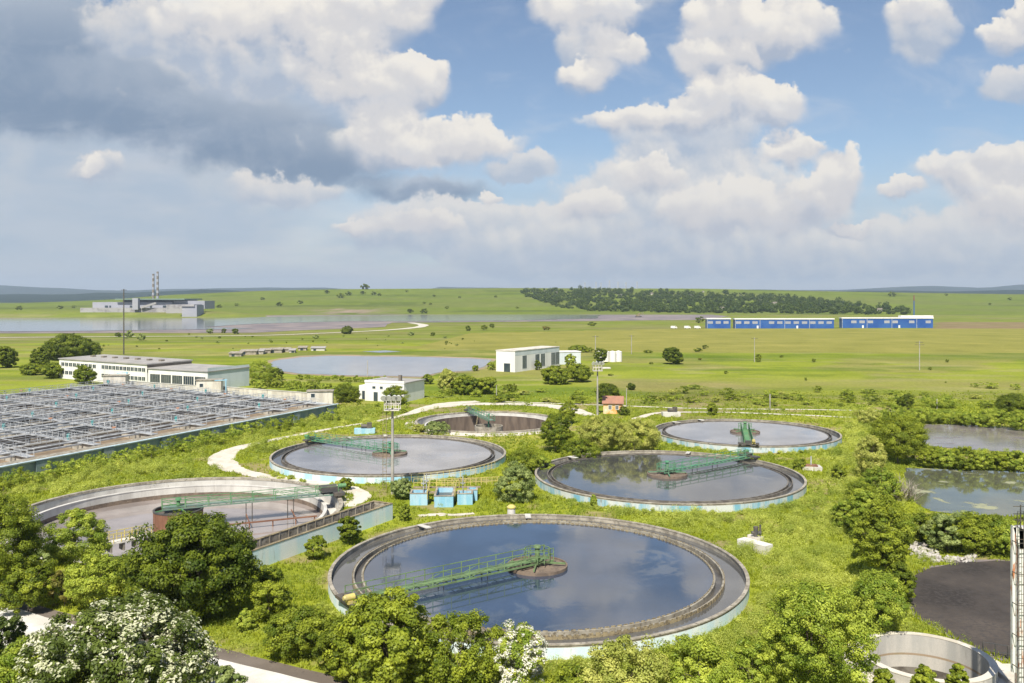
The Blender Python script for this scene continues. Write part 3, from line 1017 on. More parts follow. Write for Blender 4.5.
settling_tank('T3', 'largest round tank in the foreground with blue sky mirrored in dark water', M['wclear'], M['wchan'], M['bluewall'], chw=2.35, lw=1.0)
settling_tank('T2', 'round tank left of centre with grey water and a light blue outer wall', M['wpale'], M['wchan'], M['t2blue'], weir=False, lw=.75, chw=1.9)
settling_tank('T4', 'round tank right of centre with dark tree reflections and a worn blue rim', M['wmid'], M['wchan'], M['bluerim'], weir=False, lw=.8, chw=1.9)
settling_tank('T5', 'farthest filled round tank on the right with pale water', M['wpale'], M['wchan'], M['bluerim'], well_r=3.0, weir=False, lw=.75, chw=1.8)
scraper_bridge('T3', (356, 604), 'olive green scraper bridge reaching across the largest foreground tank', M['olive'], M['yellow'])
scraper_bridge('T2', (303, 440), 'mint green scraper bridge over the tank left of centre', M['mint'], M['green'])
scraper_bridge('T4', (756, 457), 'mint green scraper bridge with grey motor over the tank right of centre', M['mint'], M['green'])
scraper_bridge('T5', (750, 452), 'dark green scraper bridge with a yellow motor over the farthest filled tank', M['green'], M['yellow'])


def deep_tank_1():
    x, y, R, rz = TANKS['T1']
    c = (x, y, 0)
    t = thing('settling_tank', 'half drained round tank on the left with brown water and pale inner walls', 'settling tank', c, 'round settling tanks of the treatment plant')
    MB().lathe(c, [(R + 0.05, -0.4), (R + 0.05, rz), (R - 0.4, rz), (R - 0.4, -1.15), (R - 0.35, -1.2), (R - 2.1, -1.2), (R - 2.1, -0.15), (R - 2.45, -0.15), (R - 2.45, -3.2), (R + 0.05, -3.2)], 160).build('outer_wall', M['lightconc'], t)
    MB().lathe(c, [(R + 0.10, rz - 0.25), (R + 0.10, rz + 0.03), (R - 0.45, rz + 0.03), (R - 0.45, rz - 0.3)], 160, closed=False).build('rim', M['rim'], t)
    MB().lathe(c, [(R - 2.05, -0.2), (R - 2.05, -0.08), (R - 2.5, -0.08), (R - 2.5, -0.2)], 160, closed=False).build('launder_rim', M['lightconc'], t)
    MB().lathe(c, [(R - 2.452, -1.15), (R - 2.452, -2.1)], 160, closed=False).build('waterline_stain', M['scum'], t)
    MB().lathe(c, [(R + 1.9, 0.028), (R + 0.04, 0.028)], 96, closed=False, a0=0.2, a1=1.9).build('apron', M['path'], t)
    w = MB(); w.disc((x, y, -1.75), R - 2.44, 160); water(w, M['wbrown'])
    f = MB().lathe(c, [(3.1, -3), (3.1, 0.75), (2.94, 0.75), (2.94, -3)], 48).build('centre_well', M['rust'], t)
    MB().lathe(c, [(2.95, 0.35), (1.5, 0.42), (0, 0.45)], 32, closed=False).build('scum', M['steel'], f)
    MB().lathe(c, [(3.15, 0.62), (3.15, 0.80), (2.9, 0.80), (2.9, 0.62)], 48).build('well_rim', M['steel'], f)
    # bridge
    b = thing('scraper_bridge', 'grey green scraper bridge with scraper frame over the half drained left tank', 'scraper bridge', c, 'rotating scraper bridges over the tanks')
    tw = Wp(322, 497, rz)
    e = Vector((tw.x - x, tw.y - y, 0)).normalized(); s = Vector((-e.y, e.x, 0)); up = Vector((0, 0, 1)); C = Vector(c)
    P = lambda a, q, z: C + e * a + s * q + up * z
    zd = 0.95
    g = MB()
    for q in (-.8, .8): g.bar(P(-2, q, zd), P(R - 0.2, q, zd), .12, .18)
    for k in range(0, int(R)): g.bar(P(k, -.8, zd), P(k, .8, zd), .08)
    g.build('girder', M['paleg'], b)
    d = MB(); d.frame(C, e, s, up, (-2, -.7, zd + .14), (R - .2, .7, zd + .17)); d.build('deck', M['paleg'], b)
    for q in (-.8, .8):
        r = MB()
        for z in (.6, 1.15): r.bar(P(-2, q, zd + z), P(R - .2, q, zd + z), .07)
        for k in range(9):
            a = -2 + k * (R + 1.8) / 8
            r.bar(P(a, q, zd), P(a, q, zd + 1.15), .09)
            if k < 8: r.bar(P(a, q, zd + 1.1), P(a + (R + 1.8) / 8, q, zd + .1), .05)
        r.build('railing', M['green'], b)
    for a in (8.5, 9.3, 14.0, 14.8): MB().bar(P(a, -.7, -1.9), P(a, -.7, zd), .10).build('hanger', M['steel'], b)
    sf = MB()
    sp = lambda a, z: P(a, -4.2, z)
    sf.bar(sp(4.5, -0.95), sp(17.3, -0.95), .28, .16)
    for a in (5.5, 8.5, 11.5, 14.5, 17.0): sf.bar(sp(a, -1.9), sp(a, -0.95), .14)
    for a in (8.5, 14.5): sf.bar(sp(a, -0.95), P(a, -.7, -0.6), .12)
    sf.build('scraper_frame', M['rust'], b)
    cb = MB(); cb.tube(P(0, 0, .3), P(0, 0, 1.9), .28, .22, 14); cb.tube(P(0, 0, 1.9), P(0, 0, 2.15), .42, .36, 14)
    for q in (0.7, 2.3, 3.9, 5.4): cb.bar(C + up * 1.0, C + Vector((math.cos(q), math.sin(q), 0)) * 3.0 + up * .8, .14)
    cb.build('centre_bearing', M['green'], b)
    ca = MB(); ca.frame(C, e, s, up, (R - 1.0, -1.9, rz + .35), (R + .5, 1.9, rz + .75)); ca.frame(C, e, s, up, (R - 2.6, -.9, rz + .75), (R - .3, .9, rz + 1.5))
    cr = ca.build('end_carriage', M['steel'], b)
    for q in (-1.5, 1.5): MB().tube(P(R - .42, q, rz + .3), P(R + .02, q, rz + .3), .28, None, 18).build('wheel', M['steel'], cr)
    mo = MB(); mo.tube(P(R + .2, 1.2, rz + 1.1), P(R + 1.3, 1.2, rz + 1.1), .34, .3, 16); mo.build('motor', M['green'], b)


deep_tank_1()


def deep_tank_6():
    x, y, R, rz = TANKS['T6']
    c = (x, y, 0)
    t = thing('settling_tank', 'empty round tank with dark brown walls and a pale concrete drum inside', 'settling tank', c, 'round settling tanks of the treatment plant')
    MB().lathe(c, [(R + .05, -.4), (R + .05, rz), (R - .4, rz), (R - .4, -1.1), (R - 2.1, -1.1), (R - 2.1, -.1), (R - 2.45, -.1), (R - 2.45, -1.0), (R - 2.0, -1.0), (R - 2.0, -5.2), (R + .05, -5.2)], 128).build('outer_wall', M['lightconc'], t)
    MB().lathe(c, [(R - 2.46, -.12), (R - 2.46, -5.1)], 128, closed=False).build('tarred_lining', M['darkwall'], t)
    MB().lathe(c, [(R + .1, rz - .2), (R + .1, rz + .03), (R - .45, rz + .03), (R - .45, rz - .25)], 128, closed=False).build('rim', M['rim'], t)
    MB().lathe(c, [(R + 2.4, .029), (R + .04, .029)], 96, closed=False).build('apron', M['path'], t)
    MB().disc((x, y, -4.6), R - 2.4, 96).build('floor', M['wetconc'], t)
    f = MB().lathe(c, [(3.2, -3.0), (3.2, -0.5), (2.95, -0.5), (2.95, -3.0)], 48).build('centre_well', M['rim'], t)
    mb = MB()
    for k in range(6):
        q = k * math.pi / 3 + .3
        mb.tube((x + 2.9 * math.cos(q), y + 2.9 * math.sin(q), -4.6), (x + 2.9 * math.cos(q), y + 2.9 * math.sin(q), -3.0), .22, None, 10)
    mb.build('column', M['lightconc'], f)
    b = thing('scraper_bridge', 'thin faded green scraper bridge spanning the empty tank', 'scraper bridge', c, 'rotating scraper bridges over the tanks')
    tw = Wp(462, 408.5, rz)
    e = Vector((tw.x - x, tw.y - y, 0)).normalized(); s = Vector((-e.y, e.x, 0)); up = Vector((0, 0, 1)); C = Vector(c)
    P = lambda a, q, z: C + e * a + s * q + up * z
    zd = 0.85
    g = MB()
    for q in (-.7, .7): g.bar(P(-2.5, q, zd), P(R, q, zd), .12, .16)
    g.build('girder', M['mint'], b)
    d = MB(); d.frame(C, e, s, up, (-2.5, -.6, zd + .15), (R, .6, zd + .18)); d.build('deck', M['paleg'], b)
    for q in (-.7, .7):
        r = MB()
        for z in (.6, 1.2): r.bar(P(-2.5, q, zd + z), P(R, q, zd + z), .08)
        for k in range(10):
            a = -2.5 + k * (R + 2.5) / 9
            r.bar(P(a, q, zd), P(a, q, zd + 1.2), .1)
        r.build('railing', M['mint'], b)
    h = MB(); h.bar(P(6.5, 1.6, -4.0), P(6.5, .7, zd), .35, .2); h.bar(P(6.8, 1.2, -4.1), P(2, 1.2, -4.3), .5, .5); h.build('scraper_frame', M['weir'], b)
    cb = MB(); cb.tube(P(0, 0, -3.4), P(0, 0, 1.9), .22, .18, 12); cb.tube(P(0, 0, 1.9), P(0, 0, 2.2), .3, .25, 12); cb.build('centre_bearing', M['mint'], b)
    ca = MB(); ca.frame(C, e, s, up, (R - .8, -1.3, rz + .3), (R + .2, 1.3, rz + .7)); ca.frame(C, e, s, up, (R - .4, -.4, rz + .7), (R + .2, .4, rz + 1.3)); ca.build('end_carriage', M['steel'], b)


deep_tank_6()


# round concrete pit, lower right
def pit():
    x, y, R = PIT
    c = (x, y, 0)
    t = thing('concrete_pit', 'open round concrete pit with stained pale walls beside the sludge bed', 'concrete pit', c)
    MB().lathe(c, [(R, -.3), (R, .95), (R - .52, .95), (R - .52, -3.4), (R, -3.4)], 96).build('wall', M['pitwall'], t, smooth=True)
    MB().lathe(c, [(R + .03, .93), (R + .03, .975), (R - .54, .975), (R - .54, .93)], 96, closed=False).build('rim', M['path'], t)
    MB().lathe(c, [(R - .523, -.55), (R - .523, -.72)], 96, closed=False).build('rust_line', M['earth'], t)
    MB().lathe(c, [(R - .523, -1.7), (R - .523, -3.3)], 96, closed=False).build('damp_wall', M['wetconc'], t)
    MB().disc((x, y, -2.5), R - .5, 64).build('floor', M['blacksludge'], t)
    MB().lathe(c, [(R + 1.5, .03), (R - .02, .03)], 64, closed=False).build('apron', M['path'], t)
    q = 2.55
    p = Vector((x + (R - .75) * math.cos(q), y + (R - .75) * math.sin(q), .1)); e = Vector((math.cos(q), math.sin(q), 0))
    MB().tube(p, p + e * .4, .26, None, 20).build('pipe_opening', M['steel'], t)
    MB().bar((x - .5, y - .6, -2.5), (x + .3, y + 1.3, -1.2), .12).build('plank', M['dirtywhite'], t)


pit()


# ------------------------------------------------------------------ long concrete channel beside the left tank
def channel():
    a, b = Wp(392.5, 519.5), Wp(214, 585)
    d = (b - a).normalized(); s = Vector((d.y, -d.x, 0))          # to the left of the wall seen
    if s.x > 0: s = -s
    L = (b - a).length
    t = thing('concrete_channel', 'long open concrete channel with a pale blue outer wall beside the left tank', 'channel', a)
    up = Vector((0, 0, 1)); H = 2.05; W = 3.0
    m = MB()
    m.frame(a, d, s, up, (0, 0, -.2), (L, .3, H)); m.frame(a, d, s, up, (0, W - .3, -.2), (L, W, H)); m.frame(a, d, s, up, (0, .3, -.2), (.3, W - .3, H))
    m.frame(a, d, s, up, (L - .3, .3, -.2), (L, W - .3, H))
    m.build('wall', M['launder'], t)
    MB().frame(a, d, s, up, (-.02, -.02, .0), (L, -.003, H - .03)).build('painted_face', M['bluewall'], t)
    MB().frame(a, d, s, up, (-.02, .0, .0), (-.003, W, H - .03)).build('end_face', M['bluewall'], t)
    c = MB()
    c.frame(a, d, s, up, (-.05, -.06, H), (L, .34, H + .07)); c.frame(a, d, s, up, (-.05, W - .34, H), (L, W + .06, H + .07)); c.frame(a, d, s, up, (-.05, .34, H), (.34, W - .34, H + .07))
    c.build('coping', M['weir'], t)
    k = 1.0
    while k < L:
        MB().frame(a, d, s, up, (k, W - .36, .2), (k + .12, W - .30, H)).build('rib', M['rim'], t); k += 1.5
    MB().frame(a, d, s, up, (.3, .3, -.1), (L - .3, W - .3, .2)).build('silt', M['scum'], t)
    CHAN.extend([a + s * -0.5 + d * -.6, a + s * (W + .3) + d * -.6, a + d * (L + .5) + s * (W + .3), a + d * (L + .5) - s * .5])


CHAN = []
channel()


# ------------------------------------------------------------------ aeration basins
def basins():
    up = Vector((0, 0, 1))
    P = lambda a, b, z: BO * 1 + BA * a + BB * b + up * (z - 2.5)
    LEN, LANE, N = 118, 11.5, 8
    w = thing('basin_retaining_wall', 'blue painted retaining wall with pilasters along the aeration basins', 'retaining wall', BO - up * 2.5)
    m = MB(); m.frame(BO - up * 2.5, BA, BB, up, (0, 0, -.1), (LEN, .4, 2.5)); m.frame(BO - up * 2.5, BA, BB, up, (0, .4, 0), (.4, N * LANE + 4, 2.5)); m.build('wall', M['greyblue'], w)
    m = MB()
    for k in range(10): m.frame(BO - up * 2.5, BA, BB, up, (2 + k * 13, -.45, 0), (4.2 + k * 13, -.01, 2.35))
    m.build('pilaster', M['tealband'], w)
    MB().frame(BO - up * 2.5, BA, BB, up, (0, -.012, 0), (LEN, -.004, 2.25)).build('painted_face', M['tealband'], w)
    MB().frame(BO - up * 2.5, BA, BB, up, (-.2, -.55, 2.5), (LEN, .1, 2.62)).build('coping', M['coping'], w)
    MB().frame(BO - up * 2.5, BA, BB, up, (.45, .46, 2.3), (LEN, 2.9, 2.5)).build('walkway', M['launder'], w)
    ordw = ['nearest the blue wall', 'second from the blue wall', 'third from the blue wall', 'fourth from the blue wall', 'fifth from the blue wall', 'sixth from the blue wall',
            'seventh from the blue wall', 'eighth from the blue wall', 'ninth from the blue wall', 'farthest from the blue wall']
    cells = [3, 16, 29, 42, 55, 68, 81, 94, 107]
    rng = random.Random(4)
    for i in range(N):
        b0 = 2.9 + i * LANE
        base = P(0, b0, 0)
        t = thing('aeration_basin', 'row of concrete aeration basins with grey railings, ' + ordw[i], 'aeration basin', base, 'rows of aeration basins on the left')
        O = P(0, b0, 0)
        m = MB()
        m.frame(O, BA, BB, up, (.4, 0, 0), (LEN, .35, 2.45)); m.frame(O, BA, BB, up, (.4, LANE - .5, 0), (LEN, LANE, 2.45))
        for a in cells: m.frame(O, BA, BB, up, (a, .35, 0), (a + .5, LANE - .5, 2.42))
        m.build('wall', M['wetconc'] if i % 2 else M['concrete'], t)
        for k, a in enumerate(cells[:-1]):
            deep = 1.3 if (i == 0) else rng.choice([.8, 1.0, 1.2])
            mm = MB(); mm.frame(O, BA, BB, up, (a + .5, .35, .1), (a + 13, LANE - .5, deep))
            mm.build('sludge', M['sludge'] if i == 0 or rng.random() < .25 else M['blacksludge'], t)
        g = MB()
        g.frame(O, BA, BB, up, (.4, LANE - 1.2, 2.56), (LEN, LANE - .2, 2.68))
        if i: g.frame(O, BA, BB, up, (.4, .1, 2.56), (LEN, .6, 2.66))
        g.build('walkway', M['galv'] if i % 2 else M['concrete'], t)
        if i % 2 == 0: mid = MB()
        else: mid = None
        if mid: mid.frame(O, BA, BB, up, (.4, 4.1, 2.35), (LEN, 4.5, 2.62)); mid.tube(P(.4, b0 + 5.6, 2.85), P(LEN, b0 + 5.6, 2.85), .16, None, 8)
        if mid: mid.build('air_pipe', M['galv'], t)
        pr = MB()
        for off in ((2.6, 7.6) if i % 2 else (7.6,)):
            pr.bar(P(.4, b0 + off, 2.75), P(LEN, b0 + off, 2.75), .12); pr.bar(P(.4, b0 + off, 3.3), P(LEN, b0 + off, 3.3), .05)
            for kk in range(46): pr.bar(P(1 + kk * 2.6, b0 + off, 2.2), P(1 + kk * 2.6, b0 + off, 3.3), .055)
        for a in cells[:-1]:
            for da in ((6.6,) if i else ()): pr.bar(P(a + da, b0 + .3, 2.72), P(a + da, b0 + LANE - .5, 2.72), .16)
        pr.build('pipework', M['galv'], t)
        cw = MB()
        for a in cells: cw.frame(O, BA, BB, up, (a - .5, 0, 2.58), (a + .9, LANE - .1, 2.70))
        cw.build('cross_walkway', M['galv'], t)
        def rail(mb, p, q, n):
            for z in (.55, 1.1): mb.bar(p + up * z, q + up * z, .055)
            for k in range(n + 1):
                o = p.lerp(q, k / n); mb.bar(o, o + up * 1.1, .065)
        r = MB()
        for off in (LANE - 1.2, LANE - .25):
            rail(r, P(.5, b0 + off, 2.68), P(LEN, b0 + off, 2.68), 50)
        r.build('railing', M['galv'], t)
        for a in cells:
            for da in (-.45, .85):
                r = MB(); rail(r, P(a + da, b0 + .2, 2.7), P(a + da, b0 + LANE - 1.3, 2.7), 5)
                r.build('cross_railing', M['galv'], t)
        for k, a in enumerate(cells):
            p = P(a + .3, b0 + LANE - 2.2, 2.7)
            v = MB(); v.tube(p, p + up * .9, .12, None, 8); v.tube(p + up * .9, p + up * 1.05, .30, .30, 12); v.tube(p + up * .35, p + up * .8, .3, .26, 10)
            v.build('valve', M['teal'] if (k + i) % 2 else M['galv'], t)
            if (k * 3 + i * 2) % 4 == 0:
                p = P(a + 1.6, b0 + LANE - .1, 3.2)
                lb = MB(); lb.lathe(p, [(.42, -.12), (.42, .12), (.24, .12), (.24, -.12)], 14); lb.bar(p - up * .6, p, .08)
                lb.build('lifebuoy', M['orange'], t)


basins()


# ------------------------------------------------------------------ buildings
class Frame:
    """a building's own axes: u along its long front, v into its depth"""
    def __init__(self, c, u):
        self.c = Vector((c[0], c[1], 0)); self.u = Vector((u[0], u[1], 0)).normalized()
        v = Vector((-self.u.y, self.u.x, 0))
        if v.y < 0 and abs(v.y) > 1e-3: v = -v
        self.v = v; self.z = Vector((0, 0, 1))

    def p(self, a, b, z): return self.c + self.u * a + self.v * b + self.z * z

    def box(self, mb, lo, hi): return mb.frame(self.c, self.u, self.v, self.z, lo, hi)


def shell(F, L, D, h0, h1, zero=0.0):
    """walls with a mono-pitch top: height h0 at the front, h1 at the back"""
    m = MB()
    p = [F.p(0, 0, zero), F.p(L, 0, zero), F.p(L, D, zero), F.p(0, D, zero), F.p(0, 0, h0), F.p(L, 0, h0), F.p(L, D, h1), F.p(0, D, h1)]
    m.add(p, [(0, 1, 5, 4), (1, 2, 6, 5), (2, 3, 7, 6), (3, 0, 4, 7), (0, 3, 2, 1), (4, 5, 6, 7)])
    return m


def slab_roof(F, L, D, h0, h1, over=.4, th=.35):
    m = MB(); s = (h1 - h0) / D
    z = lambda b: h0 + s * b + .01
    p = []
    for dz in (0, th):
        for a, b in ((-over, -over), (L + over, -over), (L + over, D + over), (-over, D + over)): p.append(F.p(a, b, z(b) + dz))
    m.add(p, [(0, 1, 5, 4), (1, 2, 6, 5), (2, 3, 7, 6), (3, 0, 4, 7), (0, 3, 2, 1), (4, 5, 6, 7)])
    return m


def window(F, t, a0, a1, z0, z1, b=-.03, mull=0, frame_mat=None, name='window', glass=None):
    o = F.box(MB(), (a0, b, z0), (a1, b + .06, z1)).build(name, glass or M['glass'], t)
    f = MB(); w = .08
    F.box(f, (a0 - w, b - .03, z0 - w), (a1 + w, b + .02, z0)); F.box(f, (a0 - w, b - .03, z1), (a1 + w, b + .02, z1 + w))
    F.box(f, (a0 - w, b - .03, z0), (a0, b + .02, z1)); F.box(f, (a1, b - .03, z0), (a1 + w, b + .02, z1))
    for k in range(mull):
        a = a0 + (a1 - a0) * (k + 1) / (mull + 1)
        F.box(f, (a - .04, b - .03, z0), (a + .04, b - .005, z1))
    f.build('frame', frame_mat or M['white'], o)
    return o


def buildings():
    # main hall behind the basins
    c = Wp(147, 386)
    F = Frame(c, (-43, 28)); L, D = 51, 17
    t = thing('factory_hall', 'long white two storey hall with rows of windows behind the aeration basins', 'building', c)
    shell(F, L, D, 6.8, 7.2).build('wall', M['white'], t)
    F.box(MB(), (-.06, 0, 4.4), (-.01, D, 7.0)).build('gable_panel', M['roofbrown'], t)
    rf = slab_roof(F, L, D, 6.8, 7.2, .3, .35).build('roof', M['roofgrey'], t)
    for k in range(7):
        F.box(MB(), (4 + k * 6.6, 8, 7.2), (5.4 + k * 6.6, 9.4, 7.9)).build('roof_vent', M['roofbrown'], rf)
    for z in (4.5, 1.6):
        for k in range(12):
            a = .9 + k * 2.05
            window(F, t, a, a + 1.7, z, z + 1.25, mull=1)
        for k in range(9):
            a = 28.5 + k * 2.4
            window(F, t, a, a + 1.9, z, z + 1.25, mull=1)
    # wing
    F2 = Frame(c, (.87, -.49)); L2, D2 = 27.4, 17.0
    t2 = thing('workshop_wing', 'lower workshop with tall dark glazing and a grey blue end wall', 'building', c)
    c2 = F2.p(.6, 0, 0)
    F2.c = c2
    shell(F2, L2, D2, 5.6, 5.9).build('wall', M['white'], t2)
    F2.box(MB(), (L2 + .01, -.05, 0), (L2 + .06, D2, 6.9)).build('end_wall', M['greyblue'], t2)
    slab_roof(F2, L2, D2, 5.6, 5.9, .3, .3).build('roof', M['roofgrey'], t2)
    for k in range(5): window(F2, t2, 1.0 + k * 5.2, 5.6 + k * 5.2, .9, 4.0, mull=4, frame_mat=M['dirtywhite'])
    # low wall and sheds in front of it
    for (p0, p1, h, lab, mt) in (((128, 389.5), (212, 396), 2.6, 'dirty white wall in front of the workshop wing', 'dirtywhite'), ((218, 394), (322, 402.2), 2.2, 'stained white wall at the right end of the aeration basins', 'dirtywhite')):
        a, b = Wp(*p0), Wp(*p1)
        Fw = Frame(a, b - a)
        w = thing('yard_wall', lab, 'wall', a)
        Lw = (b - a).length
        Fw.box(MB(), (0, 0, 0), (Lw, .35, h)).build('wall', M[mt], w)
        cp = MB(); Fw.box(cp, (-.1, -.1, h), (Lw + .1, .45, h + .15)); cp.build('coping', M['lightconc'], w)
    for (px, py, L_, h, lab) in ((196, 396.5, 7, 4.6, 'dirty concrete pump house at the back edge of the basins'), (307, 408, 6.5, 4.2, 'small stained pump house at the corner of the basins'), (103, 392, 6.5, 4.8, 'grey shed beside the tree in front of the long hall')):
        q = Wp(px, py)
        Fs = Frame(q, (.96, .12)); s_ = thing('pump_house', lab, 'shed', q)
        shell(Fs, L_, 3.5, h, h).build('wall', M['dirtywhite'], s_)
        slab_roof(Fs, L_, 3.5, h, h, .25, .2).build('roof', M['rim'], s_)
        window(Fs, s_, 1, 2, 2.7, 3.7)
    # blue gantry cranes on the basins
    for (px, py, lab) in ((226, 399, 'blue hoist post with a short arm at the right end of the basins'), (127, 390, 'blue hoist post in front of the long white hall')):
        q = Wp(px, py)
        g = thing('hoist', lab, 'hoist', q)
        MB().bar(q, q + Vector((0, 0, 5.6)), .28).build('post', M['brightblue'], g)
        MB().bar(q + Vector((.4, 0, 5.4)), q + Vector((-3.2, 0, 5.2)), .25).build('arm', M['brightblue'], g)
    # small white building
    c = Wp(404, 402.5); F = Frame(c, (-.93, .37)); L, D = 12.3, 12
    t = thing('white_house', 'small white flat roofed building with a dark door behind a round bush', 'building', c)
    shell(F, L, D, 5.1, 5.1).build('wall', M['white'], t)
    pp = MB()
    F.box(pp, (-.1, -.1, 5.1), (L + .1, .25, 5.75)); F.box(pp, (L - .25, .25, 5.1), (L + .1, D, 5.6))
    pp.build('parapet', M['white'], t)
    rf = F.box(MB(), (-.35, .26, 5.11), (L - .26, D + .3, 5.4)).build('roof', M['roofgrey'], t)
    F.box(MB(), (3.2, 4, 5.4), (4.0, 4.8, 7.0)).build('chimney', M['roofbrown'], rf)
    d = F.box(MB(), (8.2, -.05, 0), (9.5, -.005, 2.5)).build('door', M['glass'], t)
    window(F, t, 6.6, 7.5, 3.4, 4.1); window(F, t, 8.9, 9.9, 3.4, 4.1)
    F.box(MB(), (L + .01, 2.5, 0), (L + 3.4, 9, 3.9)).build('lean_to', M['white'], t)
    F.box(MB(), (L + 1.2, 2.44, 0), (L + 2.4, 2.49, 2.4)).build('lean_to_door', M['glass'], t)
    # white hall with dark windows
    c = Wp(515, 372.3); F = Frame(c, (18.5, 30)); L, D = 35.5, 8.6
    F.v = Vector((-.85, .525, 0)).normalized()
    t = thing('white_hall', 'white flat roofed hall with tall dark windows beside the pond', 'building', c)
    shell(F, L, D, 8.0, 8.0).build('wall', M['white'], t)
    slab_roof(F, L, D, 8.0, 8.0, .15, .3).build('roof', M['dirtywhite'], t)
    F.box(MB(), (-.0, -.03, 6.3), (L, -.005, 8.0)).build('fascia', M['greyblue'], t)
    for a in (5.5, 15.5, 20.0, 28.5, 32.0): window(F, t, a, a + 3.2, 1.0, 6.0, mull=2, frame_mat=M['greyblue'])
    dd = MB(); dd.frame(F.c, F.v, F.u, F.z, (2.2, -.06, 0), (5.0, -.01, 3.3)); dd.build('door', M['glass'], t)
    q = Wp(560, 364.5); Fa = Frame(q, (.96, .28))
    t = thing('store_shed', 'low white annex with a flat roof behind the white hall', 'shed', q)
    shell(Fa, 9.5, 7, 5.2, 5.2).build('wall', M['greyblue'], t); slab_roof(Fa, 9.5, 7, 5.2, 5.2, .2, .3).build('roof', M['white'], t)
    window(Fa, t, 2, 3.4, 2, 3.4)
    # white silos
    g = None
    for k, px in enumerate((599.5, 606, 612.5, 618.5)):
        q = Wp(px, 361.8 - .3 * (k % 2)); lab = 'white upright cylindrical storage tank in the row of four behind the dark tree'
        if g is None:
            g = thing('storage_tank', lab, 'storage tank', q, 'row of four white storage tanks')
            MB().lathe(q, [(0, 0), (1.55, 0), (1.55, 4.3), (0, 4.31)], 24, closed=False).build('shell', M['white'], g)
            MB().lathe(q, [(1.6, 4.32), (1.6, 4.42), (.3, 4.9), (0, 4.92)], 24, closed=False).build('roof', M['white'], g)
        else: copy_thing(g, q)
    number_from_left('row of four white storage tanks', 'upright white tank from the left in the row of four')
    q = Wp(608, 368.5)
    MBx = MB().frame(q, (1, 0, 0), (0, 1, 0), (0, 0, 1), (-3, -1, 0), (1, 3, .35))
    o = MBx.build('loading_slab', M['slab']); o['label'] = 'low white concrete loading slab on grass below the storage tanks'; o['category'] = 'slab'
    # orange hut
    c = Wp(622.5, 414); F = Frame(c, (-.985, .15)); L, D = 4.7, 3.4
    t = thing('gate_hut', 'small hut with peeling orange walls and a red tiled roof', 'hut', c)
    m = MB()
    p = [F.p(0, 0, 0), F.p(L, 0, 0), F.p(L, D, 0), F.p(0, D, 0), F.p(0, 0, 2.7), F.p(L, 0, 2.7), F.p(L, D, 2.7), F.p(0, D, 2.7), F.p(0, D / 2, 4.0), F.p(L, D / 2, 4.0)]
    m.add(p, [(0, 1, 5, 4), (1, 2, 6, 9, 5), (2, 3, 7, 6), (3, 0, 4, 8, 7)])
    m.build('wall', M['ochre'], t)
    gb = MB(); gb.add([F.p(-.02, 0, 0), F.p(-.02, D, 0), F.p(-.02, D, 2.68), F.p(-.02, D / 2, 3.96), F.p(-.02, 0, 2.68)], [(0, 1, 2, 3, 4)]); gb.build('gable', M['greyblue'], t)
    r = MB()
    for sgn, b0 in ((1, -.35), (-1, D + .35)):
        e0, r0 = F.p(-.3, b0, 2.45), F.p(-.3, D / 2, 4.1); e1, r1 = F.p(L + .3, b0, 2.45), F.p(L + .3, D / 2, 4.1)
        dz = Vector((0, 0, .14))
        r.add([e0, e1, r1, r0, e0 + dz, e1 + dz, r1 + dz, r0 + dz], [(0, 1, 2, 3), (4, 5, 6, 7), (0, 1, 5, 4), (1, 2, 6, 5), (2, 3, 7, 6), (3, 0, 4, 7)])
    r.build('roof', M['tile'], t)
    window(F, t, 1.0, 1.7, 1.1, 2.0, mull=1); window(F, t, 2.7, 3.4, 1.1, 2.0, mull=1)
    # blue sheds on the horizon field
    for (x0, x1, py, h, lab, step) in ((707, 730.5, 328.4, 8.6, 'short blue warehouse at the left end of the distant blue row', 0), (735, 834, 328.4, 8.4, 'long blue warehouse in the middle of the distant blue row', 0), (842, 933, 328.0, 9.0, 'long blue warehouse with a raised white roof end and a tall mast', 1)):
        a, b = Wp(x0, py), Wp(x1, py); L = (b - a).length; F = Frame(a, (1, 0)); D = 7
        t = thing('blue_warehouse', lab, 'warehouse', a)
        shell(F, L, D, h, h).build('wall', M['blueclad'], t)
        F.box(MB(), (-.5, -.5, h), (L + .5, D, h + 1.0)).build('roof', M['white'], t)
        if step: F.box(MB(), (L * .65, .3, h + 1), (L + .4, D - .5, h + 2.9)).build('raised_roof', M['white'], t)
        n = max(3, int(L / 7.5))
        rng = random.Random(x0)
        for k in range(n):
            aa = L * (k + .12) / n
            if rng.random() < .8: window(F, t, aa, aa + L / n * .62, h * .52, h * .78, mull=3, frame_mat=M['galv'], glass=M['lav'])
            if k % 3 == 0: F.box(MB(), (aa - .9, -.12, 0), (aa - .5, -.02, h)).build('downpipe', M['galv'], t)
        if x0 != 707:
            for aa in (L * .22, L * .62): F.box(MB(), (aa, -.1, 0), (aa + 1.6, -.03, 2.6)).build('door', M['white'], t)
    F = None
    q = at(914, 845)
    t = thing('mast', 'tall thin blue mast with a red tip behind the right warehouse', 'mast', q)
    MB().tube(q, q + Vector((0, 0, 26)), .55, .45, 10).build('pole', M['blueclad'], t)
    MB().tube(q + Vector((0, 0, 26)), q + Vector((0, 0, 31)), .55, .45, 10).build('tip', M['red'], t)
    # parked white vans by the sheds
    lab = ['white van parked left of the short blue warehouse', 'second white van left of the short blue warehouse', 'white van nearest the short blue warehouse']
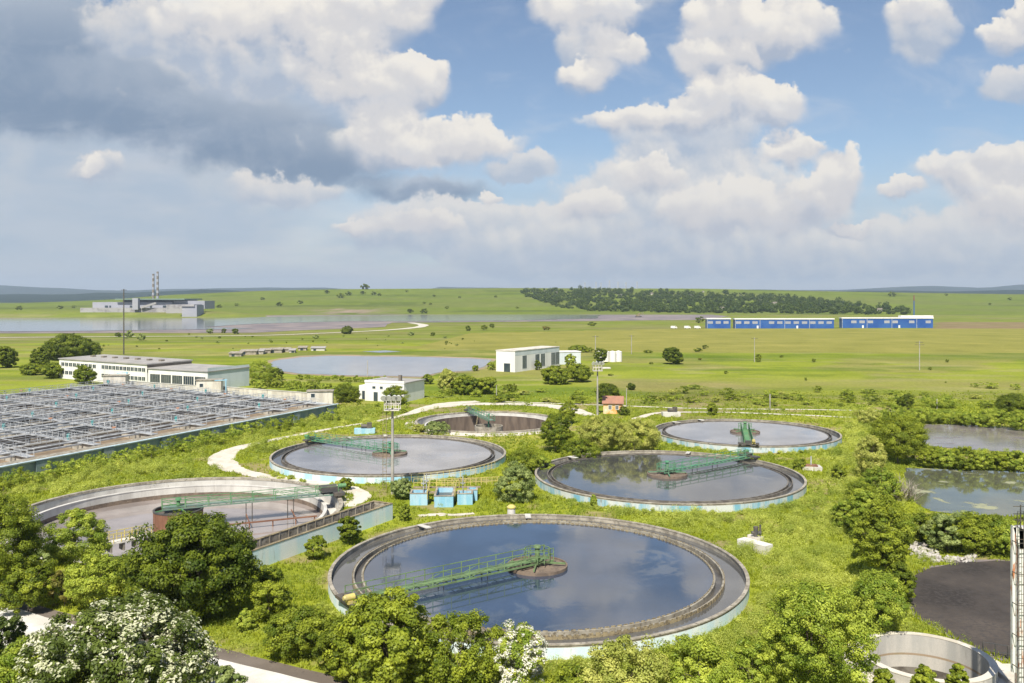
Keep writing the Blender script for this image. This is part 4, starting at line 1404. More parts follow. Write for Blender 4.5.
    for k, px in enumerate((673.5, 687, 697)):
        q = Wp(px, 328.6)
        t = thing('white_van', lab[k], 'van', q, 'white vans parked beside the blue warehouses')
        b = MB(); z = Vector((0, 0, 1)); X_, Y_ = (1, 0, 0), (0, 1, 0)
        b.frame(q, X_, Y_, z, (-2.6, -1, .45), (2.0, 1, 2.5)); b.add([q + Vector(v) for v in ((2.0, -1, .45), (3.2, -1, .45), (3.2, -1, 1.3), (2.0, -1, 2.4), (2.0, 1, .45), (3.2, 1, .45), (3.2, 1, 1.3), (2.0, 1, 2.4))], [(0, 1, 2, 3), (4, 7, 6, 5), (1, 5, 6, 2), (2, 6, 7, 3), (0, 4, 5, 1)])
        b.build('body', M['white'], t)
        for dx in (-1.7, 2.0):
            for dy in (-1.02, .8): MB().tube(q + Vector((dx, dy, .4)), q + Vector((dx, dy + .24, .4)), .4, None, 12).build('wheel', M['steel'], t)
        MB().frame(q, X_, Y_, z, (1.2, -1.03, 1.4), (1.95, -1.005, 2.1)).build('window', M['glass'], t)
    # distant works with two chimneys
    Yf = 1330.0
    def fb(mb, x0, x1, r0, r1, d0=0, d1=40):
        a, b = at(x0, Yf), at(x1, Yf)
        z0 = CAM_H - (r1 - HORIZ) * Yf / FPX; z1 = CAM_H - (r0 - HORIZ) * Yf / FPX
        mb.frame((0, Yf, 0), (1, 0, 0), (0, 1, 0), (0, 0, 1), (a.x, d0, max(0, z0)), (b.x, d1, z1)); return mb
    t = thing('industrial_works', 'distant grey industrial works with a long green roof across the lake', 'factory', at(150, Yf))
    fb(MB(), 92.5, 172, 302.2, 312, 0, 60).build('main_hall', M['lav'], t)
    fb(MB(), 84, 188, 307.8, 313, -12, -.5).build('plinth', M['works'], t)
    fb(MB(), 117, 186, 298.6, 299.8, -6, 70).build('green_roof', M['paleg'], t)
    fb(MB(), 120, 182, 299.9, 302.1, 10, 66).build('upper_hall', M['lav'], t)
    fb(MB(), 138, 143.5, 298.2, 309.5, -20, -12.5).build('stair_tower', M['lav'], t)
    fb(MB(), 172.2, 203.5, 300.8, 309, 5, 50).build('side_hall', M['lav'], t)
    fb(MB(), 174, 197, 304.5, 313.5, -30, 4).build('loading_block', M['works'], t)
    fb(MB(), 196.8, 211, 304.8, 316.5, -60, -31).build('storage_block', M['lav'], t)
    fb(MB(), 191, 209, 304.2, 306, -62, -29).build('storage_roof', M['works'], t)
    m = MB(); a, b = at(145, Yf), at(160, Yf)
    m.bar((a.x, Yf - 14, 14), (b.x, Yf - 14, 21), 4, 3); m.build('conveyor', M['works'], t)
    for x0, x1 in ((105, 108), (109.5, 111), (130, 133), (150, 152), (163, 167)):
        fb(MB(), x0, x1, 305.5, 307.6, -.6, -.1).build('doorway', M['glass'], t)
    for (px, top, lab) in ((153.3, 273.8, 'left and shorter of the two banded chimneys at the distant works'), (157.6, 271.6, 'right and taller of the two banded chimneys at the distant works')):
        q = at(px, 1400); ht = CAM_H + (HORIZ - top) * 1400 / FPX
        t = thing('factory_chimney', lab, 'chimney', q, 'banded chimneys of the distant works')
        MB().tube(q, q + Vector((0, 0, ht)), 2.1, 1.7, 20).build('shaft', M['roofbrown'], t)
        for k in range(5):
            z0 = ht - 3 - k * 9.0; r0 = 2.1 - .4 * z0 / ht
            MB().lathe(q, [(r0 + .12, z0 - 4.2), (r0 + .05, z0)], 20, closed=False).build('band', M['lav'], t)
    # rows of low sheds and scrap left of the pond
    sheds = [(234, 356.6, 8, 2.4, 'rim'), (245, 354.8, 11, 2.8, 'rim'), (255, 354.4, 9, 2.6, 'concrete'), (264, 353.4, 8, 2.6, 'rim'), (274, 353.0, 9, 2.8, 'rim'), (282, 352.2, 9, 2.4, 'rim'), (294, 352.8, 4, 2.0, 'concrete'), (303, 350.6, 6, 2.4, 'rim'), (316, 350.8, 10, 2.2, 'lightconc')]
    words = ['leftmost', 'second from left', 'third from left', 'fourth from left', 'fifth from left', 'sixth from left', 'seventh from left', 'eighth from left', 'rightmost']
    for (px, py, L, h, mt), w in zip(sheds, words):
        q = Wp(px - 5, py); F = Frame(q, (1, .12)); h *= .62; L *= .72
        t = thing('farm_shed', 'low shed in the row left of the pond, ' + w, 'shed', q, 'row of low sheds left of the pond')
        shell(F, L, 6, h, h + .5).build('wall', M[mt], t); slab_roof(F, L, 6, h, h + .5, .4, .2).build('roof', M['roofgrey'] if mt != 'rim' else M['rim'], t)
        F.box(MB(), (1.2, -.08, 0), (2.6, -.01, h * .8)).build('door', M['glass'], t)
    # village houses among the wooded slope
    rng = random.Random(5)
    first = None
    for (px, row) in ((546, 294.5), (556, 295), (610, 293), (652, 296), (668, 294.5), (690, 298), (703, 293), (716, 304), (722, 312), (760, 303), (775, 306.5), (772, 306), (795, 311), (868, 313.5), (880, 313.4), (828, 309), (741, 299), (620, 299)):
        Y = 1600 + (314 - row) / 26.0 * 900
        x = (px - CX) / FPX * Y
        z = float(terrain(np.array([x]), np.array([Y]))[0])
        if first is None:
            q = Vector((x, Y, z))
            first = thing('village_house', 'tiny distant house with pale walls among the hillside trees', 'house', q, 'houses scattered through the wooded hillside')
            MB().frame(q, (1, 0, 0), (0, 1, 0), (0, 0, 1), (-5, -4, -2), (5, 4, 4.5)).build('wall', M['dirtywhite'], first)
            m = MB(); m.add([q + Vector(v) for v in ((-5.6, -4.8, 4.3), (5.6, -4.8, 4.3), (5.6, 4.8, 4.3), (-5.6, 4.8, 4.3), (-5.6, 0, 7.6), (5.6, 0, 7.6))], [(0, 1, 5, 4), (3, 4, 5, 2), (0, 4, 3), (1, 2, 5), (0, 3, 2, 1)])
            m.build('roof', M['roofbrown'], first)
        else: copy_thing(first, (x, Y, z), rng.uniform(-.7, .7), (rng.uniform(.5, .85),) * 3)
    number_from_left('houses scattered through the wooded hillside', 'tiny pale house from the left among the hillside trees')


buildings()


# ------------------------------------------------------------------ valve chamber, pumps, masts and other equipment
def equipment():
    up = Vector((0, 0, 1))
    # blue valve chamber with yellow railings
    q = Wp(443, 507); F = Frame(q, (1, .02))
    t = thing('valve_chamber', 'light blue concrete valve chamber with yellow railings between the tanks', 'valve chamber', q)
    def tub(a0, a1, b0, b1, h, name='chamber'):
        m = MB(); w = .22
        F.box(m, (a0, b0, 0), (a1, b0 + w, h)); F.box(m, (a0, b1 - w, 0), (a1, b1, h)); F.box(m, (a0, b0 + w, 0), (a0 + w, b1 - w, h)); F.box(m, (a1 - w, b0 + w, 0), (a1, b1 - w, h))
        o = m.build(name, M['brightblue'], t)
        c = MB(); F.box(c, (a0 + w, b0 + w, 0), (a1 - w, b1 - w, h * .55)); c.build('water_fill', M['blacksludge'], o)
        c = MB(); v = .05
        F.box(c, (a0 - v, b0 - v, h), (a1 + v, b0 + w, h + .08)); F.box(c, (a0 - v, b1 - w, h), (a1 + v, b1 + v, h + .08)); F.box(c, (a0 - v, b0 + w, h), (a0 + w, b1 - w, h + .08)); F.box(c, (a1 - w, b0 + w, h), (a1 + v, b1 - w, h + .08))
        c.build('coping', M['rim'], o)
        return o
    tub(-4.6, -2.2, 1.0, 3.6, 1.6); tub(-1.2, 1.4, -.2, 5.5, 1.5); tub(1.9, 4.0, 1.2, 3.4, 1.5); tub(3.2, 4.6, 3.6, 5.6, 1.5)
    g = MB(); F.box(g, (-2.2, 2.2, 1.35), (-1.2, 3.4, 1.45)); F.box(g, (1.4, 2.0, 1.35), (1.9, 3.2, 1.45)); F.box(g, (-4.6, 5.8, 1.3), (5.0, 6.8, 1.4)); g.build('walkway', M['weir'], t)
    r = MB()
    def rail(p0, p1, n):
        p0, p1 = Vector(p0), Vector(p1)
        for z in (.5, 1.05): r.bar(F.p(p0.x, p0.y, p0.z + z), F.p(p1.x, p1.y, p1.z + z), .07)
        for k in range(n + 1):
            o = p0.lerp(p1, k / n); r.bar(F.p(o.x, o.y, o.z), F.p(o.x, o.y, o.z + 1.05), .08)
    rail((-2.2, .6, .9), (-2.2, 5.8, 1.4), 5); rail((-1.3, 5.8, 1.4), (2.0, 5.8, 1.4), 4); rail((1.6, .2, 1.4), (1.6, 5.6, 1.4), 5); rail((2.0, 6.8, 1.4), (9.0, 8.4, 1.4), 9); rail((-4.6, 6.8, 1.4), (2, 6.8, 1.4), 6)
    r.build('railing', M['yellow'], t)
    for (a, b) in ((-2.9, 2.9), (2.6, 3.0), (-2.6, 4.6)):
        v = MB(); v.tube(F.p(a, b, 1.0), F.p(a, b, 3.6), .07, None, 8); v.lathe(F.p(a, b, 2.6), [(.35, 0), (.35, .08), (.28, .08), (.28, 0)], 16); v.build('valve_spindle', M['galv'], t)
    # yellow railing along the back of the tank left of centre
    x, y, R, rz = TANKS['T2']
    t = thing('rim_railing', 'yellow railing on the rim of the tank left of centre', 'railing', (x, y, 0))
    m = MB()
    pts = [Vector((x + (R + .9) * math.cos(a), y + (R + .9) * math.sin(a), 0)) for a in np.linspace(-1.28, -.50, 17)]
    for i, p in enumerate(pts):
        m.bar(p, p + up * 1.5, .06)
        if i: 
            for z in (.95, 1.5): m.bar(pts[i - 1] + up * z, p + up * z, .05)
    m.build('rail', M['yellow'], t)
    # small pump on a white block at right of the large tank
    q = Wp(757, 551); F = Frame(q, (.62, -.8)); 
    t = thing('pump_block', 'white concrete block carrying a dark pump beside the large tank', 'pump', q)
    m = MB(); F.box(m, (-2.2, -.7, 0), (1.6, .7, 1.0)); m.build('block', M['slab'], t)
    m = MB(); F.box(m, (-1.9, .75, 0), (-.2, 1.6, 1.3)); m.build('rear_block', M['dirtywhite'], t)
    p = F.p(-.9, 1.0, 1.3); m = MB(); m.tube(p, p + up * 1.1, .28, .28, 14); m.tube(p + Vector((.5, 0, 0)), p + Vector((.5, 0, 1.3)), .12, None, 10); m.tube(p + up * .4 + Vector((-.5, 0, 0)), p + up * .4 + Vector((.6, 0, 0)), .2, None, 10); m.build('pump_motor', M['steel'], t)
    # small manhole beside the right tank
    q = Wp(811, 469.5)
    t = thing('manhole', 'square concrete manhole with a pipe in grass right of the blue rimmed tank', 'manhole', q)
    F = Frame(q, (1, -.15)); m = MB(); F.box(m, (-1.6, -1.3, 0), (1.6, 1.3, .6)); m.build('slab', M['lightconc'], t)
    m = MB(); F.box(m, (-1.0, -.8, .6), (1.0, .8, .8)); m.build('lid', M['rust'], t)
    MB().tube(q + up * .8, q + up * 2.2, .12, None, 8).build('pipe', M['galv'], t)
    # hydrant-like posts on the big tank's back rim, and a small gatehouse on the tanks beyond
    x, y, R, rz = TANKS['T3']
    a = math.radians(97)
    q = Vector((x + (R + 1.0) * math.cos(a), y + (R + 1.0) * math.sin(a), 0))
    t = thing('vent_drum', 'short concrete vent drum with a yellow cap behind the large tank', 'vent', q)
    MB().lathe(q, [(0, 0), (.55, 0), (.5, 1.7), (0, 1.71)], 20, closed=False).build('drum', M['lightconc'], t)
    MB().lathe(q, [(.56, 1.72), (.6, 1.9), (.3, 2.15), (0, 2.2)], 20, closed=False).build('cap', M['yellow'], t)
    # small machine on the path end at the far tank
    for (px, py, lab) in ((672, 416.5, 'dark pump set on a concrete foot at the far tank'), (366, 433.5, 'small blue and white box with a dark lid near the gravel path')):
        q = Wp(px, py); F = Frame(q, (1, .1)); t = thing('pump_set', lab, 'pump', q)
        m = MB(); F.box(m, (-2.4, -.8, 0), (1.9, .8, 1.1)); m.build('foot', M['lightconc'] if px > 500 else M['brightblue'], t)
        m = MB(); m.tube(F.p(-1, 0, 1.55), F.p(.9, 0, 1.55), .45, .4, 14); F.box(m, (.2, -.4, 1.1), (1.2, .4, 2.3)); m.build('motor', M['steel'], t)
    q = Wp(571, 461); F = Frame(q, (1, -.1))
    # yellow railed stair at the left tank
    a = Wp(98, 556); b = Wp(152, 545)
    F = Frame(a, b - a); L = (b - a).length
    t = thing('footbridge', 'walkway with yellow railings at the near side of the left tank', 'walkway', a)
    m = MB(); F.box(m, (0, 0, .9), (L, 1.4, 1.05)); m.build('deck', M['dirtywhite'], t)
    m = MB()
    for k in range(5): F.box(m, (L * k / 4.3, .1, 0), (L * k / 4.3 + .2, 1.3, .9))
    m.build('support', M['rim'], t)
    for bb in (.05, 1.35):
        m = MB()
        for z in (.55, 1.05): m.bar(F.p(0, bb, 1.05 + z), F.p(L, bb, 1.05 + z), .07)
        for k in range(8): m.bar(F.p(L * k / 7, bb, 1.0), F.p(L * k / 7, bb, 2.1), .08)
        m.build('railing', M['yellow'], t)

    # lattice floodlight masts
    def flood(px, py, top, lab, w, cage=True):
        q = Wp(px, py); s = q.y / FPX; H = (py - top) * s
        t = thing('floodlight_mast', lab, 'floodlight mast', q, 'tall floodlight masts')
        MB().tube(q, q + up * (H - 2.0), .26, .17, 12).build('pole', M['pole'], t)
        m = MB(); W = w
        z0, z1 = H - 2.2, H - .6
        for z in (z0, (z0 + z1) / 2, z1):
            for a, b in (((-W, -W), (W, -W)), ((W, -W), (W, W)), ((W, W), (-W, W)), ((-W, W), (-W, -W))):
                m.bar(q + Vector((a[0], a[1], z)), q + Vector((b[0], b[1], z)), .10)
        for a in (-W, -W / 3, W / 3, W):
            for b in (-W, W): m.bar(q + Vector((a, b, z0)), q + Vector((a, b, z1)), .09)
        m.frame(q, (1, 0, 0), (0, 1, 0), (0, 0, 1), (-W, -W, z0 - .06), (W, W, z0 + .04))
        pl = m.build('platform', M['dirtywhite'], t)
        for dx in (-W, -W * .35, W * .45, W):
            l = MB(); p = q + Vector((dx, -W - .1, z1 + .45)); l.tube(p, p + Vector((0, -.45, -.25)), .25, .48, 14); l.bar(q + Vector((dx, -W, z1)), p, .07); l.build('lamp', M['lamp'], t)
        if cage:
            m = MB(); x0 = -1.15
            for dx in (x0 - .25, x0 + .25): m.bar(q + Vector((dx, 0, .5)), q + Vector((dx, 0, H - 2.2)), .06)
            z = .8
            while z < H - 2.3: m.bar(q + Vector((x0 - .25, 0, z)), q + Vector((x0 + .25, 0, z)), .05); z += .5
            for k in range(5): m.bar(q + up * (2 + k * (H - 5) / 4), q + Vector((x0, 0, 2 + k * (H - 5) / 4)), .06)
            m.build('ladder', M['weir'], t)
    flood(392.5, 494, 394.5, 'tall floodlight mast with a ladder in front of the tank left of centre', 1.05)
    flood(597.5, 416, 361.5, 'floodlight mast with a box platform beside the orange hut', 1.1, False)
    # poles
    def pole(px, py, top, lab, arms=0, r=.16, name='utility_pole', cat='utility pole', mat='pole'):
        q = Wp(px, py); H = (py - top) * q.y / FPX
        t = thing(name, lab, cat, q, 'poles standing across the fields')
        MB().tube(q, q + up * H, r * 1.3, r, 8).build('pole', M[mat], t)
        if arms:
            m = MB()
            for k in range(arms): m.bar(q + Vector((-1.5 - .4 * k, 0, H - .5 - 1.0 * k)), q + Vector((1.5 + .4 * k, 0, H - .5 - 1.0 * k)), .16)
            m.build('crossarm', M['steel'], t)
    pole(123.8, 354.5, 289, 'tall dark pole with a crossarm behind the long white hall', 1, .26, mat='steel')
    pole(919.5, 370, 341, 'pale pole with crossarms standing in the right meadow', 2, .15)
    pole(754.5, 362, 337.5, 'thin pole beside a small bush in the middle meadow', 1, .13)
    pole(595.5, 357, 335.5, 'pale pole left of the white storage tanks', 1, .16)
    pole(631.5, 354, 335, 'pale pole right of the white storage tanks', 1, .16)
    pole(367.5, 376.5, 360.5, 'short thin pole at the near bank of the pond', 0, .14)
    pole(626.5, 407, 388.5, 'thin street lamp beside the orange hut', 0, .1, 'street_lamp', 'lamp post')
    pole(496.5, 396, 385, 'short thin post at the field edge below the white hall', 0, .1)
    pole(770, 410, 394, 'short grey post at the far edge of the right meadow scrub', 0, .14)
    pole(937, 409, 399, 'short pale post among shrubs above the silty pond', 0, .14)
    # distant pylons on the skyline
    first = None
    for px, h in ((596, 8), (601, 6), (609.5, 12), (618, 8), (626, 7), (637, 9), (585, 6)):
        Y = 2550; x = (px - CX) / FPX * Y; z = float(terrain(np.array([x]), np.array([float(Y)]))[0])
        q = Vector((x, Y, z)); H = 22.0
        if first is None:
            first = thing('power_pylon', 'tiny lattice power pylon on the skyline above the wooded hill', 'pylon', q, 'power pylons along the skyline')
            m = MB()
            for sx in (-1, 1):
                for sy in (-1, 1): m.bar(q + Vector((2.4 * sx, 2.4 * sy, -1)), q + Vector((.4 * sx, .4 * sy, H)), .5)
            for k in range(5):
                w0 = 2.4 - 2.0 * k / 5; w1 = 2.4 - 2.0 * (k + 1) / 5
                m.bar(q + Vector((-w0, -w0, H * k / 5)), q + Vector((w1, -w1, H * (k + 1) / 5)), .3)
            m.build('tower', M['galv'], first)
            m = MB(); m.bar(q + Vector((-4, 0, H * .8)), q + Vector((4, 0, H * .8)), .5); m.bar(q + Vector((-3, 0, H * .93)), q + Vector((3, 0, H * .93)), .5); m.build('crossarm', M['galv'], first)
            first.scale = (1, 1, .55 + h / 20)
        else: copy_thing(first, q, None, (1, 1, .55 + h / 20))
    number_from_left('power pylons along the skyline', 'tiny lattice pylon from the left on the skyline')

    # rusty white steel tower at the right edge, close by
    q = at(1026, 60.0)
    t = thing('steel_tower', 'rust streaked white steel tower with a ladder at the right edge', 'tower', q)
    s = 60 / FPX
    zt = CAM_H - (527 - HORIZ) * s
    m = MB(); m.frame(q, (1, 0, 0), (0, 1, 0), up, (-.97, -.1, 3.0), (-.72, .15, zt)); m.frame(q, (1, 0, 0), (0, 1, 0), up, (-.5, -.1, 0), (.5, .5, zt)); m.build('panel', worn('rust_streaked_white', (.72, .70, .68), (.62, .60, .60), .6, streak=True, c3=(.45, .16, .06), s3=2.2, t3=(.53, .6)), t)
    m = MB(); m.add([q + Vector(v) for v in ((-.95, -.1, zt + .1), (.7, -.1, zt - .4), (.7, -.1, zt - 1.4), (-.45, -.1, zt - 1.5), (-.95, .2, zt + .1), (.7, .2, zt - .4), (.7, .2, zt - 1.4), (-.45, .2, zt - 1.5))], [(0, 1, 2, 3), (4, 7, 6, 5), (0, 4, 5, 1), (1, 5, 6, 2), (2, 6, 7, 3), (3, 7, 4, 0)]); m.build('hood', M['white'], t)
    m = MB()
    for dx in (-.85, -.45): m.bar(q + Vector((dx, -.5, 0)), q + Vector((dx, -.5, zt + 1.2)), .035)
    z = .4
    while z < zt + 1.2: m.bar(q + Vector((-.85, -.5, z)), q + Vector((-.45, -.5, z)), .03); z += .62
    for z in np.arange(1.5, zt, 2.1):
        m.bar(q + Vector((-1.0, -.8, z)), q + Vector((.5, -.8, z)), .045); m.bar(q + Vector((-1.0, -.8, z)), q + Vector((-1.0, -.1, z)), .045)
    m.build('ladder', M['steel'], t)
    m = MB(); m.bar(q + Vector((-.6, -.4, zt)), q + Vector((-.6, -.4, zt + 1.6)), .06)
    for z in (.6, 1.0, 1.5): m.bar(q + Vector((-1.1, -.4, zt + z)), q + Vector((.4, -.4, zt + z)), .045)
    m.build('antenna', M['steel'], t)
    # black railing and slab by the pit
    a, b = Wp(983, 656), Wp(1060, 668)
    F = Frame(a, b - a); L = (b - a).length
    t = thing('fence', 'thin black metal railing between the sludge bed and the concrete pit', 'fence', a)
    m = MB()
    for z in (.5, 1.1): m.bar(F.p(0, 0, z), F.p(L, 0, z), .06)
    m.build('rail', M['steel'], t)
    for k in range(7): MB().bar(F.p(L * k / 6, 0, 0), F.p(L * k / 6, 0, 1.1), .08).build('post', M['steel'], t)
    q = Wp(1006, 676)
    o = MB().frame(q, (1, 0, 0), (0, 1, 0), up, (-.6, -2.2, 0), (3.5, 1.4, .35)).build('concrete_slab', M['path']); o['label'] = 'pale concrete slab beside the round pit at the right edge'; o['category'] = 'slab'
    # lower edge: pipe rail of a roof hatch
    q = Wp(808, 688); F = Frame(q, (1, -.12))
    t = thing('pipe_rail', 'small timber and steel rail with a dark pipe at the bottom edge', 'rail', q)
    MB().bar(F.p(-.6, 0, 1.2), F.p(2.4, 0, .85), .14).build('rail', M['path'], t)
    MB().bar(F.p(-.6, 0, 0), F.p(-.6, 0, 1.5), .14).build('post', M['steel'], t)
    MB().tube(F.p(.6, -.8, .4), F.p(2.0, 1.2, 1.9), .14, None, 10).build('pipe', M['galv'], t)
    # rubble by the sludge bed: one tumbled heap of broken concrete
    rng = random.Random(12)
    m = MB()
    for k in range(230):
        u = rng.random()
        px = 911 + 24 * u + rng.gauss(0, 5) if rng.random() < .7 else rng.uniform(915, 974)
        py = 546 + 13 * u + rng.gauss(0, 2.0) if px < 938 else rng.gauss(559.5, 1.6)
        p = Wp(px, min(562, max(540, py)), .05)
        s = rng.uniform(.08, .28)
        R3 = Matrix.Rotation(rng.uniform(0, 6), 3, Vector((rng.random() - .5, rng.random() - .5, rng.random())).normalized())
        e = [R3 @ Vector(v) for v in ((1, 0, 0), (0, 1, 0), (0, 0, 1))]
        m.frame(p + up * s * .5, e[0], e[1], e[2], (-s, -s * rng.uniform(.5, 1), -s * .4), (s, s * rng.uniform(.5, 1), s * .5))
    o = m.build('rubble', M['rock']); o['kind'] = 'stuff'; o['label'] = 'heap of pale broken concrete at the edge of the sludge bed'
    # excavator far off by the lake
    q = at(638, 1300)
    t = thing('excavator', 'tiny ochre excavator working on the distant mud flats', 'excavator', at(640, 1250))
    MB().frame(q, (1, 0, 0), (0, 1, 0), up, (-4, -3, 0), (5, 3, 2)).build('tracks', M['steel'], t)
    m = MB(); m.frame(q, (1, 0, 0), (0, 1, 0), up, (-3, -2, 2), (2, 2, 4)); m.frame(q, (1, 0, 0), (0, 1, 0), up, (0, -2, 4), (2.5, 0, 6)); m.build('cab', M['weir'], t)
    m = MB(); m.bar(q + Vector((2, 0, 3)), q + Vector((6, 0, 7)), .7); m.bar(q + Vector((6, 0, 7)), q + Vector((10, 0, 3)), .6); m.build('boom', M['weir'], t)


equipment()

# ------------------------------------------------------------------ vegetation
def leaf_mesh(name, pos, nrm, size, tint, mat_idx=None, mats=(), aspect=0.55, rng=None):
    """a cloud of rhombic leaves: positions, normals, lengths and a tint per leaf"""
    n = len(pos)
    rng = rng or np.random.default_rng(1)
    nrm = nrm / (np.linalg.norm(nrm, axis=1, keepdims=True) + 1e-9)
    r = rng.normal(size=(n, 3))
    u = np.cross(nrm, r); u /= (np.linalg.norm(u, axis=1, keepdims=True) + 1e-9)
    v = np.cross(nrm, u)
    L = size[:, None] * 0.5
    W = L * aspect
    P = np.stack([pos - u * L, pos - v * W + u * L * .1 + nrm * L * .15, pos + u * L, pos + v * W + u * L * .1 + nrm * L * .15], 1).reshape(-1, 3)
    me = bpy.data.meshes.new(name)
    me.vertices.add(4 * n); me.vertices.foreach_set('co', P.astype(np.float32).ravel())
    me.loops.add(4 * n); me.loops.foreach_set('vertex_index', np.arange(4 * n, dtype=np.int32))
    me.polygons.add(n); me.polygons.foreach_set('loop_start', np.arange(0, 4 * n, 4, dtype=np.int32))
    if mat_idx is not None: me.polygons.foreach_set('material_index', mat_idx.astype(np.int32))
    me.update(calc_edges=True)
    a = me.attributes.new('tint', 'FLOAT', 'FACE'); a.data.foreach_set('value', np.clip(tint, 0, 1).astype(np.float32))
    for m in mats: me.materials.append(m)
    return me


def crown_points(seed, rx, ry, rz, clumps, per, leaf, spread=0.17, rough=0.28, hollow=0.45, lift=0.0, droop=0.0, top=None):
    """leaf clumps through an uneven ellipsoid whose underside sits at z = lift"""
    g = np.random.default_rng(seed)
    # uneven outline from a few random bulges
    bd = g.normal(size=(9, 3)); bd /= np.linalg.norm(bd, axis=1, keepdims=True); ba = g.uniform(-rough, rough, 9)
    d = g.normal(size=(clumps, 3)); d /= np.linalg.norm(d, axis=1, keepdims=True)
    d[:, 2] = np.where(d[:, 2] < -0.92, -d[:, 2], d[:, 2])
    bul = 1 + (np.clip(d @ bd.T - 0.45, 0, 1) * 1.8 * ba).sum(1)
    rad = g.uniform(hollow, 1.0, clumps) ** 0.6 * bul
    c = d * rad[:, None] * np.array([rx, ry, rz])
    cr = spread * (rx * ry * rz) ** (1 / 3) * g.uniform(0.6, 1.35, clumps)
    ct = g.uniform(0, 1, clumps) ** 1.3 * 0.7
    n = clumps * per
    k = np.repeat(np.arange(clumps), per)
    off = g.normal(size=(n, 3)); on = off / np.linalg.norm(off, axis=1, keepdims=True)
    off = on * (g.uniform(0.2, 1, n) ** 0.5)[:, None] * cr[k][:, None] * np.array([1.15, 1.15, 0.8])
    pos = c[k] + off
    if droop: pos[:, 2] -= droop * g.uniform(0, 1, n) ** 2 * np.linalg.norm(pos[:, :2] / np.array([rx, ry]), axis=1)
    nr = on * 0.75 + d[k] * 0.35 + g.normal(size=(n, 3)) * 0.36 + np.array([0, 0, 0.30])
    pos[:, 2] += rz + lift
    keep = pos[:, 2] > 0.05 + lift * .5
    tint = ct[k] + g.uniform(0, 0.32, n)
    size = leaf * g.uniform(0.6, 1.35, n)
    return pos[keep], nr[keep], size[keep], tint[keep], k[keep], c + np.array([0, 0, rz + lift])


def trunk_mesh(name, centres, h, r, seed, stems=1, spreadr=0.3):
    rng = random.Random(seed)
    mb = MB()
    base = [Vector((rng.uniform(-spreadr, spreadr), rng.uniform(-spreadr, spreadr), -.2)) for _ in range(stems)]
    forks = []
    for b in base:
        p1 = b + Vector((rng.uniform(-.2, .2), rng.uniform(-.2, .2), h * .3)); p2 = p1 + Vector((rng.uniform(-.3, .3), rng.uniform(-.3, .3), h * .25))
        mb.tube(b, p1, r, r * .75, 8); mb.tube(p1, p2, r * .75, r * .5, 8); forks += [p1, p2]
    idx = list(range(len(centres))); rng.shuffle(idx)
    for i in idx[:16]:
        c = Vector(centres[i]); f = rng.choice(forks)
        if c.z < f.z: continue
        m = f.lerp(c, .5) + Vector((rng.uniform(-.2, .2), rng.uniform(-.2, .2), .15 * h * .3))
        mb.tube(f, m, r * .38, r * .22, 6, False); mb.tube(m, f.lerp(c, .95), r * .22, r * .07, 5, False)
    return mb


KINDS = {  # leaf material, leaf length, clumps, leaves per clump, spread, droop, blossom share
    'dark': ('l_dark', .17, 280, 150, .15, 0), 'mid': ('l_mid', .17, 280, 150, .15, 0), 'light': ('l_light', .165, 250, 145, .15, 0),
    'yellow': ('l_yellow', .17, 270, 140, .14, .4), 'willow': ('l_mid', .18, 240, 130, .13, .8), 'grey': ('l_grey', .19, 220, 120, .14, 0),
    'olive': ('l_olive', .26, 90, 90, .17, 0), 'may': ('l_may', .21, 320, 110, .13, 0)}


def tree(name, label, cat, base, w, h, kind, seed, lift=0.0, group=None, blossom=0.0, bmat='flower', dens=1.0, stems=1, depth=None, leaf=None):
    mat, lf, cl, per, sp, droop = KINDS[kind]
    lf = leaf or lf
    rx = w / 2 * .92; ry = (depth or w) / 2 * .92; rz = (h - lift) / 2 * .95
    f = max(.25, (w * (h)) / 60.0)
    cl2 = int(np.clip(cl * f ** .62 * dens, 16, 620)); per2 = int(per * (lf / .25) ** -0.6 * max(.7, min(1.25, f ** .2)))
    pos, nr, size, tint, k, cc = crown_points(seed, rx, ry, rz, cl2, per2, lf, sp * min(1.3, max(.75, f ** -.12)), droop=droop * h / 8, lift=lift)
    mats = [M[mat]]; mi = np.zeros(len(pos), int)
    g = np.random.default_rng(seed + 99)
    if blossom:
        mats.append(M[bmat])
        # sprays of blossom sit on the outside of the clumps
        o = (pos - np.array([0, 0, rz + lift])) / np.array([rx, ry, rz])
        rr = np.linalg.norm(o, axis=1)
        cell = vnoise(pos[:, 0] * 2.3 + seed, pos[:, 1] * 2.3, 1) * .5 + vnoise(pos[:, 2] * 2.3, pos[:, 0] * 2.3 - pos[:, 1], 2) * .5
        mi = ((cell > np.quantile(cell, 1 - blossom)) & (rr > .55) & (g.random(len(pos)) < .8)).astype(int)
        size = np.where(mi == 1, size * 1.05, size)
        nr[mi == 1] += np.array([0, 0, .8])
    t = thing(name, label, cat, base, group)
    me = leaf_mesh('crown', pos, nr, size, tint, mi if blossom else None, mats, .6, g)
    c = bpy.data.objects.new('crown', me); COL.objects.link(c); c.parent = t
    tb = trunk_mesh('trunk', cc, h, max(.05, h * .014), seed, stems)
    me2 = bpy.data.meshes.new('trunk'); me2.from_pydata(tb.v, [], tb.f); me2.materials.append(M['bark'])
    tr = bpy.data.objects.new('trunk', me2); COL.objects.link(tr); tr.parent = t
    return t


def bush(px, py, wpx, top, kind, label, seed, name='bush', cat='bush', **kw):
    """placed where its foot stands; width and top as the photograph shows them"""
    q = Wp(px, py); s = q.y / FPX
    w = wpx * s
    h = (py - top) * s * kw.pop('hk', 1.0)
    return tree(name, label, cat, q, w, h, kind, seed, **kw)


